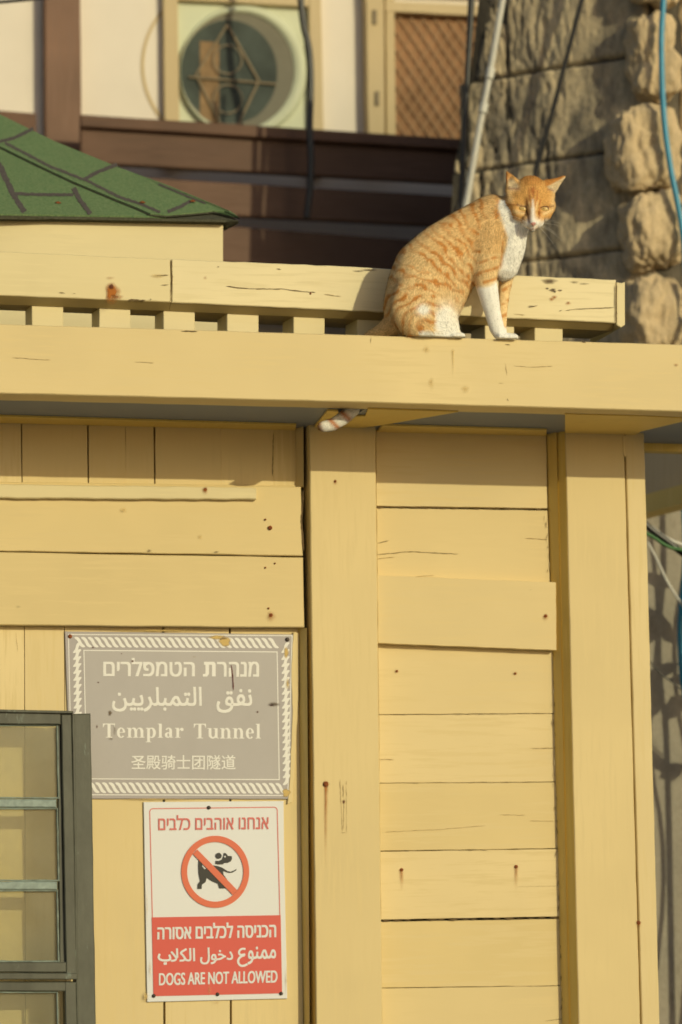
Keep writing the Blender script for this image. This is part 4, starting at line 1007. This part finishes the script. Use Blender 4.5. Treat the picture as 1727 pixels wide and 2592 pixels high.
# white chest
edge = np.interp(PY, [500, 520, 560, 600, 640, 680, 715, 735], [1264, 1263, 1274, 1286, 1279, 1268, 1264, 1262])
wc = sm(PX+nz*9, edge-5, edge+7)*(PY > 505)*(PY < 740)*(~is_('head', 'skull', 'cheekl', 'cheekr', 'bridge', 'muzzle', 'muzzler', 'chin', 'earl', 'earr'))*(~(f2_ & (PY > 690)))
wc *= 1-sm(PY+nz*8, 700, 720)*(PX < 1262)
lay(wc, WH)
lay(fl*sm(PY+nz*8+(PX-1230)*.15, 716, 730), WH)                      # white lower foreleg
lay(f2_*sm(PY, 822, 836), WH)
lay(is_('toe', 'hindfoot')*1.0, WH)
lay(sm(PY+nz*6, 836, 846)*(PX > 1060)*(PX < 1190), WH)
lay(np.clip(g(1072, 783, 15, 13)*1.5, 0, 1)*(Wd > .03), WH)         # white knee flash
lay(np.clip(1.8*g(1135, 815, 36, 42)*(PX > 1098+nz*10), 0, 1)*sm(PX+PY*.35, 1350, 1390), WH)
lay(.5*g(1160, 770, 24, 40), HI*1.05)
hd = is_('head', 'skull', 'cheekl', 'cheekr', 'bridge', 'muzzle', 'muzzler', 'chin', 'earl', 'earr')
HO = np.array([.74, .43, .15]); DK = np.array([.40, .15, .05]); BR = np.array([.20, .075, .04])
hdf = hd & (Wd > .018)
lay(hd*1.0, HO)
lay(hd*.6*sm(PY, 470, 440), LO*1.05)
def seg(mask, x0, y0, x1, y1, w, c, a=1.0, wend=None):
    d = np.array([x1-x0, y1-y0]); L2 = d@d; u = np.clip(((PX-x0)*d[0]+(PY-y0)*d[1])/L2, 0, 1)
    ww = w if wend is None else w+(wend-w)*u
    lay(mask*a*np.exp(-(np.hypot(PX-x0-u*d[0], PY-y0-u*d[1])/ww)**2*1.2), c)
PA = HI*1.06
seg(hdf, 1288, 490, 1292, 505, 10, PA, .8); seg(hdf, 1403, 490, 1400, 525, 8, PA, .7)
seg(hdf, 1304, 536, 1324, 539, 6, PA, 1); seg(hdf, 1378, 540, 1396, 533, 6, PA, 1)
seg(hdf, 1312, 520, 1334, 523, 3.5, PA, .8)
for x in (1326, 1334, 1342, 1350, 1358, 1366, 1374): seg(hdf, x, 442, 1349+(x-1349)*.75, 468, 2.2, LO*.85, .75)
lay(hdf*g(1349.5, 483, 6, 9), DK*1.4)
for x0, y0, x1, y1 in [(1339, 480, 1341, 500), (1341, 500, 1346, 520), (1361, 482, 1360, 502), (1360, 502, 1355, 520), (1350, 490, 1350, 512), (1334, 505, 1336, 520), (1368, 506, 1366, 518)]: seg(hdf, x0, y0, x1, y1, 2.2, DK*1.2, .75)
seg(hdf, 1349, 506, 1350, 530, 2.5, WH, .7, 5); seg(hdf, 1349, 530, 1350, 558, 5, WH*np.array([1, .94, .9]), .95, 9.5); seg(hdf, 1340, 512, 1341, 530, 2.2, PA, .8); seg(hdf, 1360, 512, 1359, 530, 2.2, PA, .8); seg(hdf, 1340, 565, 1361, 565, 12, WH, 1)
seg(hdf, 1300, 556, 1338, 574, 5, WH, .75); seg(hdf, 1368, 574, 1384, 560, 7, WH, .9); seg(hdf, 1349, 578, 1351, 582, 9, WH, 1)
seg(hdf, 1283, 520, 1288, 545, 2.5, DK, .55); seg(hdf, 1296, 530, 1302, 550, 2.2, DK, .4); seg(hdf, 1284, 519, 1310, 519, 2.5, DK, .8)
seg(hdf, 1310, 518, 1333, 524, 2.0, BR, .8); seg(hdf, 1333, 526, 1337, 542, 2.6, BR, .9); seg(hdf, 1337, 542, 1340, 562, 2.4, DK, .6)
seg(hdf, 1368, 525, 1400, 522, 2.4, BR, .8); seg(hdf, 1367, 528, 1365, 552, 2.2, DK, .8); seg(hdf, 1315, 535, 1330, 536, 1.8, DK, .5); seg(hdf, 1372, 537, 1388, 533, 1.6, DK, .5)
seg(hdf, 1350, 572, 1350, 579, 1.6, BR*1.6, .7); seg(hdf, 1341, 581, 1350, 579, 1.3, BR*1.6, .7); seg(hdf, 1350, 579, 1359, 580, 1.3, BR*1.6, .7)
# ears: pale inner hair, darker rims and root
INN = np.array([.72, .58, .38])
el_ = (PX < 1325) & (Wd > .010)
lay(is_('earl')*(Wd > .012)*sm(PX, 1282, 1290)*np.clip(g(1299, 467, 15, 14)*1.8, 0, 1), INN)
seg(el_, 1281, 436, 1284, 462, 3.4, DK*1.5, .8); seg(el_, 1300, 447, 1321, 472, 3.5, HO, .9)
seg(el_, 1290, 477, 1314, 479, 3, np.array([.32, .15, .12]), .7)
er_ = (PX > 1380) & (PY < 492) & (Wd > -.01)
below = sm((PY-472)-(PX-1385)*(446-472)/(1432-1385), -1, 2)
lay(er_*below*is_('earr')*1.0, INN); lay(er_*(1-below)*is_('earr')*(PY > 446)*.8, LO*.85)
seg(er_, 1388, 480, 1402, 482, 3, np.array([.40, .20, .15]), .6)
# tail rings
tl_ = is_('tail')
lay(tl_*(PY > 1000)*1.0, WH*.80)
seg(tl_, 862, 1040, 884, 1060, 7, DK*1.3, .9*1); seg(tl_, 836, 1062, 858, 1084, 6, DK*1.3, .95); seg(tl_, 806, 1068, 810, 1090, 7, LO, .95)
col_ *= (1+.10*nz3+.06*nz2)[:, None]; col_ = np.clip(col_, 0, 1)

k = N('cat_coat'); ca = k.n('ShaderNodeAttribute', attribute_name='Col'); k.col(ca.outputs['Color']); k.rough(.85, .12)
k.bump(k.noise(420, 3, (1, 1, .4)), .5, .001); M['coat'] = k.m
k = N('cat_hair'); ca = k.n('ShaderNodeAttribute', attribute_name='Col'); fa = k.n('ShaderNodeAttribute', attribute_name='fn')
k.col(ca.outputs['Color']); k.rough(.7, .15); 
df = k.n('ShaderNodeBsdfDiffuse'); k.l(ca.outputs['Color'], df.inputs[0]); k.l(fa.outputs['Vector'], df.inputs['Normal'])
tl2 = k.n('ShaderNodeBsdfTranslucent'); k.l(ca.outputs['Color'], tl2.inputs[0]); k.l(fa.outputs['Vector'], tl2.inputs['Normal'])
tr2 = k.n('ShaderNodeBsdfTransparent'); ms = k.n('ShaderNodeMixShader'); ms.inputs[0].default_value = .18
k.l(df.outputs[0], ms.inputs[1]); k.l(tl2.outputs[0], ms.inputs[2]); m3 = k.n('ShaderNodeMixShader'); m3.inputs[0].default_value = .35
k.l(ms.outputs[0], m3.inputs[1]); k.l(tr2.outputs[0], m3.inputs[2]); k.l(m3.outputs[0], k.t.nodes['Material Output'].inputs[0]); M['hair'] = k.m
me.materials.clear(); me.materials.append(M['coat']); me.shade_smooth(); me.name = 'body'
ac = me.attributes.new('Col', 'FLOAT_COLOR', 'POINT'); ac.data.foreach_set('color', np.c_[col_, np.ones(len(V))].ravel())
body = bpy.data.objects.new('body', me); COL.objects.link(body); body.parent = ct
# hair strands
me.calc_loop_triangles(); T = np.empty(len(me.loop_triangles)*3, int); me.loop_triangles.foreach_get('vertices', T); T = T.reshape(-1, 3)
A = np.linalg.norm(np.cross(V[T[:, 1]]-V[T[:, 0]], V[T[:, 2]]-V[T[:, 0]]), axis=1)
vis = (NR[T[:, 0]]@(-FW) > -.45)
hw = hd[T[:, 0]]
A = A*vis*(1+1.6*hw)*np.where(col_[T[:, 0], 2] > .6, .45, 1); A /= A.sum(); NH = 58000
ti = rn.choice(len(T), NH, p=A); b1, b2 = rn.rand(NH), rn.rand(NH); sw = b1+b2 > 1; b1[sw] = 1-b1[sw]; b2[sw] = 1-b2[sw]; b0 = 1-b1-b2
B = np.stack([b0, b1, b2], 1)
rp_ = (V[T[ti]]*B[..., None]).sum(1); rnm = (NR[T[ti]]*B[..., None]).sum(1); rnm /= np.linalg.norm(rnm, axis=1)[:, None]
rc = (col_[T[ti]]*B[..., None]).sum(1); fi = T[ti, 0]; fd = flow[fi].copy()
nose_ = cp(1350, 563, .06); hh = hd[fi]
rad = rp_-nose_; rad /= np.linalg.norm(rad, axis=1)[:, None]+1e-9; fd[hh] = rad[hh]
ch_ = np.isin(kind[fi], [KN.index('chest'), KN.index('belly'), KN.index('knee')]); fd[ch_] = fd[ch_]*.4+np.array([0, 0, -.8])
fd = fd-(fd*rnm).sum(1)[:, None]*rnm; fd /= np.linalg.norm(fd, axis=1)[:, None]+1e-9
fd = fd+rn.randn(NH, 3)*.22
px_, py_ = PX[fi], PY[fi]
ln = np.where(hh, .0032, .0062)*rn.uniform(.6, 1.25, NH)
ln[np.isin(kind[fi], [KN.index(x) for x in ('foreleg', 'farleg', 'toe', 'hindfoot')]) & (py_ > 700)] *= .42
ln[np.isin(kind[fi], [KN.index('tail')])] *= .9
face = hh & (np.hypot(px_-1350, (py_-545)) < 36); ln[face] *= .5
eyez = (np.hypot((px_-1323)/13, (py_-528)/7.5) < 1) | (np.hypot((px_-1379)/13, (py_-529)/7.5) < 1) | (np.hypot((px_-1350)/8, (py_-567)/6) < 1)
ln[hh & eyez] *= .05
lift = np.where(hh, .22, .16)[:, None]
tip = rp_+(fd*.93+rnm*lift)*ln[:, None]; mid = rp_+(fd*.5+rnm*lift*.75)*ln[:, None]
low = (tip[:, 2] < zt_) & (rp_[:, 2] > zt_-.003) & (px_ > 945); tip[low, 2] = zt_+.0005
sd = np.cross(fd, rnm); sd /= np.linalg.norm(sd, axis=1)[:, None]+1e-9
wdt = (np.where(hh, .00026, .00034)*rn.uniform(.7, 1.3, NH))[:, None]
HV = np.stack([rp_-rnm*.0006-sd*wdt, rp_-rnm*.0006+sd*wdt, mid-sd*wdt*.8, mid+sd*wdt*.8, tip], 1).reshape(-1, 3)
base_i = (np.arange(NH)*5)[:, None]
hv = np.concatenate([base_i+np.array([0, 1, 3]), base_i+np.array([0, 3, 2]), base_i+np.array([2, 3, 4])]).astype(np.int32)
hm_ = bpy.data.meshes.new('fur'); hm_.vertices.add(len(HV)); hm_.vertices.foreach_set('co', HV.ravel())
hm_.loops.add(hv.size); hm_.loops.foreach_set('vertex_index', hv.ravel()); hm_.polygons.add(len(hv))
hm_.polygons.foreach_set('loop_start', np.arange(0, hv.size, 3, dtype=np.int32)); hm_.update(calc_edges=True)
sh = rn.uniform(.92, 1.14, NH)[:, None]; cc = np.clip(rc*sh, 0, 1)
cc = np.repeat(cc, 5, 0).reshape(NH, 5, 3); cc[:, 4] = np.clip(cc[:, 4]*1.06, 0, 1)
ac = hm_.attributes.new('Col', 'FLOAT_COLOR', 'POINT'); ac.data.foreach_set('color', np.c_[cc.reshape(-1, 3), np.ones(NH*5)].ravel())
hn = rnm+fd*.15+rn.randn(NH, 3)*.05; hn /= np.linalg.norm(hn, axis=1)[:, None]
an = hm_.attributes.new('fn', 'FLOAT_VECTOR', 'POINT'); an.data.foreach_set('vector', np.repeat(hn, 5, 0).ravel())
hm_.materials.append(M['hair']); fur = bpy.data.objects.new('fur', hm_); COL.objects.link(fur); fur.parent = ct; fur['kind'] = 'stuff'
# eyes, nose, whiskers
bv = BVHTree.FromPolygons([Vector(v) for v in V.tolist()], T.tolist())
def hit(px, py):
    d = Vector(ray(px, py)).normalized(); h = bv.ray_cast(Vector(C0), d); return np.array(h[0]) if h[0] is not None else cp(px, py, .05)
def ell(name, c, rx, ry, rz, mat, parent, rot=0, n=16):
    V_, F_ = [], []
    ax = np.array(RT)*math.cos(rot)+np.array(UP)*math.sin(rot); az = -np.array(RT)*math.sin(rot)+np.array(UP)*math.cos(rot)
    for i in range(n+1):
        t = math.pi*i/n
        for j in range(2*n):
            p = math.pi*j/n; V_.append(c+ax*rx*math.sin(t)*math.cos(p)+az*rz*math.sin(t)*math.sin(p)-FW*ry*math.cos(t))
    for i in range(n):
        for j in range(2*n): F_.append([i*2*n+j, i*2*n+(j+1) % (2*n), (i+1)*2*n+(j+1) % (2*n), (i+1)*2*n+j])
    o = mk(name, V_, F_, mat, parent, True); return o
M['iris'] = plain('amber_iris', (.66, .46, .17), .2, .6, .2, 500); M['pupil'] = plain('dark_pupil', (.02, .015, .01), .1, .6)
M['nose'] = plain('pink_nose', (.62, .31, .27), .5, .3, .1, 300); M['lid'] = plain('dark_eyelid', (.12, .05, .035), .6, .2)
for x, y, rot, dx in [(1323.5, 528.5, -.22, 1.0), (1378.5, 529, .06, -2.0)]:
    c = hit(x, y); q = PXM
    lid = ell('eye', c+FW*.0011, 12.4/q, .0038, 8.4/q, M['lid'], ct, rot)
    ell('iris', c+FW*.0011-np.array(UP)*.0004, 11.6/q, .0048, 7.7/q, M['iris'], lid, rot)
    ell('pupil', c+FW*.0010+np.array(RT)*dx/q, 1.6/q, .0049, 5.0/q, M['pupil'], lid, rot)
c = hit(1350.5, 566); ns = ell('nose', c+FW*.0012, 7.2/PXM, .0030, 4.6/PXM, M['nose'], ct)
for v in ns.data.vertices:      # pointed towards the mouth
    d = (np.array(v.co)-c)@UP
    if d < 0: s_ = ((np.array(v.co)-c)@RT); v.co = Vector(np.array(v.co)-RT*s_*min(.8, -d*PXM/5.5)+UP*d*.35)
M['whisk'] = plain('whisker_hair', (.8, .78, .72), .4, .3)
for sgn, x0 in ((-1, 1337), (1, 1363)):
    for i in range(7):
        p = hit(x0+sgn*random.uniform(0, 5), 563+i*1.6); a = R(-28+i*11+random.uniform(-5, 5)); L = random.uniform(.030, .048)*(1.1 if sgn < 0 else .9)
        pts = [p-FW*.0006]
        for j in range(1, 5): u = j/4; pts.append(p+np.array(RT)*sgn*math.cos(a)*L*u+np.array(UP)*(math.sin(-a)*L*u-.012*u*u)-FW*.010*u)
        tube('whisker', pts, .00018, M['whisk'], ct, 5, rs=lambda u: .00022*(1-.8*u))
#CAT<
#TREE#
# ------------------------------------------------------------------ unseen climber, added right of the view to cast leaf shadows on the wall
vn = thing('shadow_creeper', 'unseen climbing plant added at the far right to cast leaf shadows on the grey wall', 'shadow_creeper')
M['leaf'] = plain('dark_green_leaf', (.05, .09, .03), .5, .3, .3, 30)
random.seed(11)
for a in ([(1800, 1250), (1830, 1500), (1790, 1800), (1850, 2100), (1810, 2500)], [(1900, 1300), (1850, 1600), (1930, 2000), (1880, 2600)], [(1980, 1400), (2010, 1900), (1960, 2500)]):
    tube('stem', [at(x, y, W0+1.20) for x, y in a], .006, M['leaf'], vn, 6)
for i in range(24):
    x = random.uniform(1765, 2080); y = random.choice([random.uniform(1330, 1560), random.uniform(1600, 1700), random.uniform(1850, 2080), random.uniform(2150, 2500)]); Y_ = W0+1.2+random.uniform(-.08, .10)
    c = Vector(at(x, y, Y_)); L = random.uniform(.03, .06); a = random.uniform(0, 6.28); u = Vector((math.cos(a), random.uniform(-.4, .4), math.sin(a))).normalized(); v = u.cross(Vector((.3, 1, .2))).normalized()
    P = [c-u*L, c-u*L*.3+v*L*.5, c+u*L*.4+v*L*.42, c+u*L*1.2, c+u*L*.4-v*L*.42, c-u*L*.3-v*L*.5]
    mid_ = [c-u*L*.3-Vector((0, .006, 0)), c+u*L*.4-Vector((0, .006, 0))]
    mk('leaf', P+mid_, [[0, 1, 6], [1, 2, 7, 6], [2, 3, 7], [3, 4, 7], [4, 5, 6, 7], [5, 0, 6]], M['leaf'], vn)
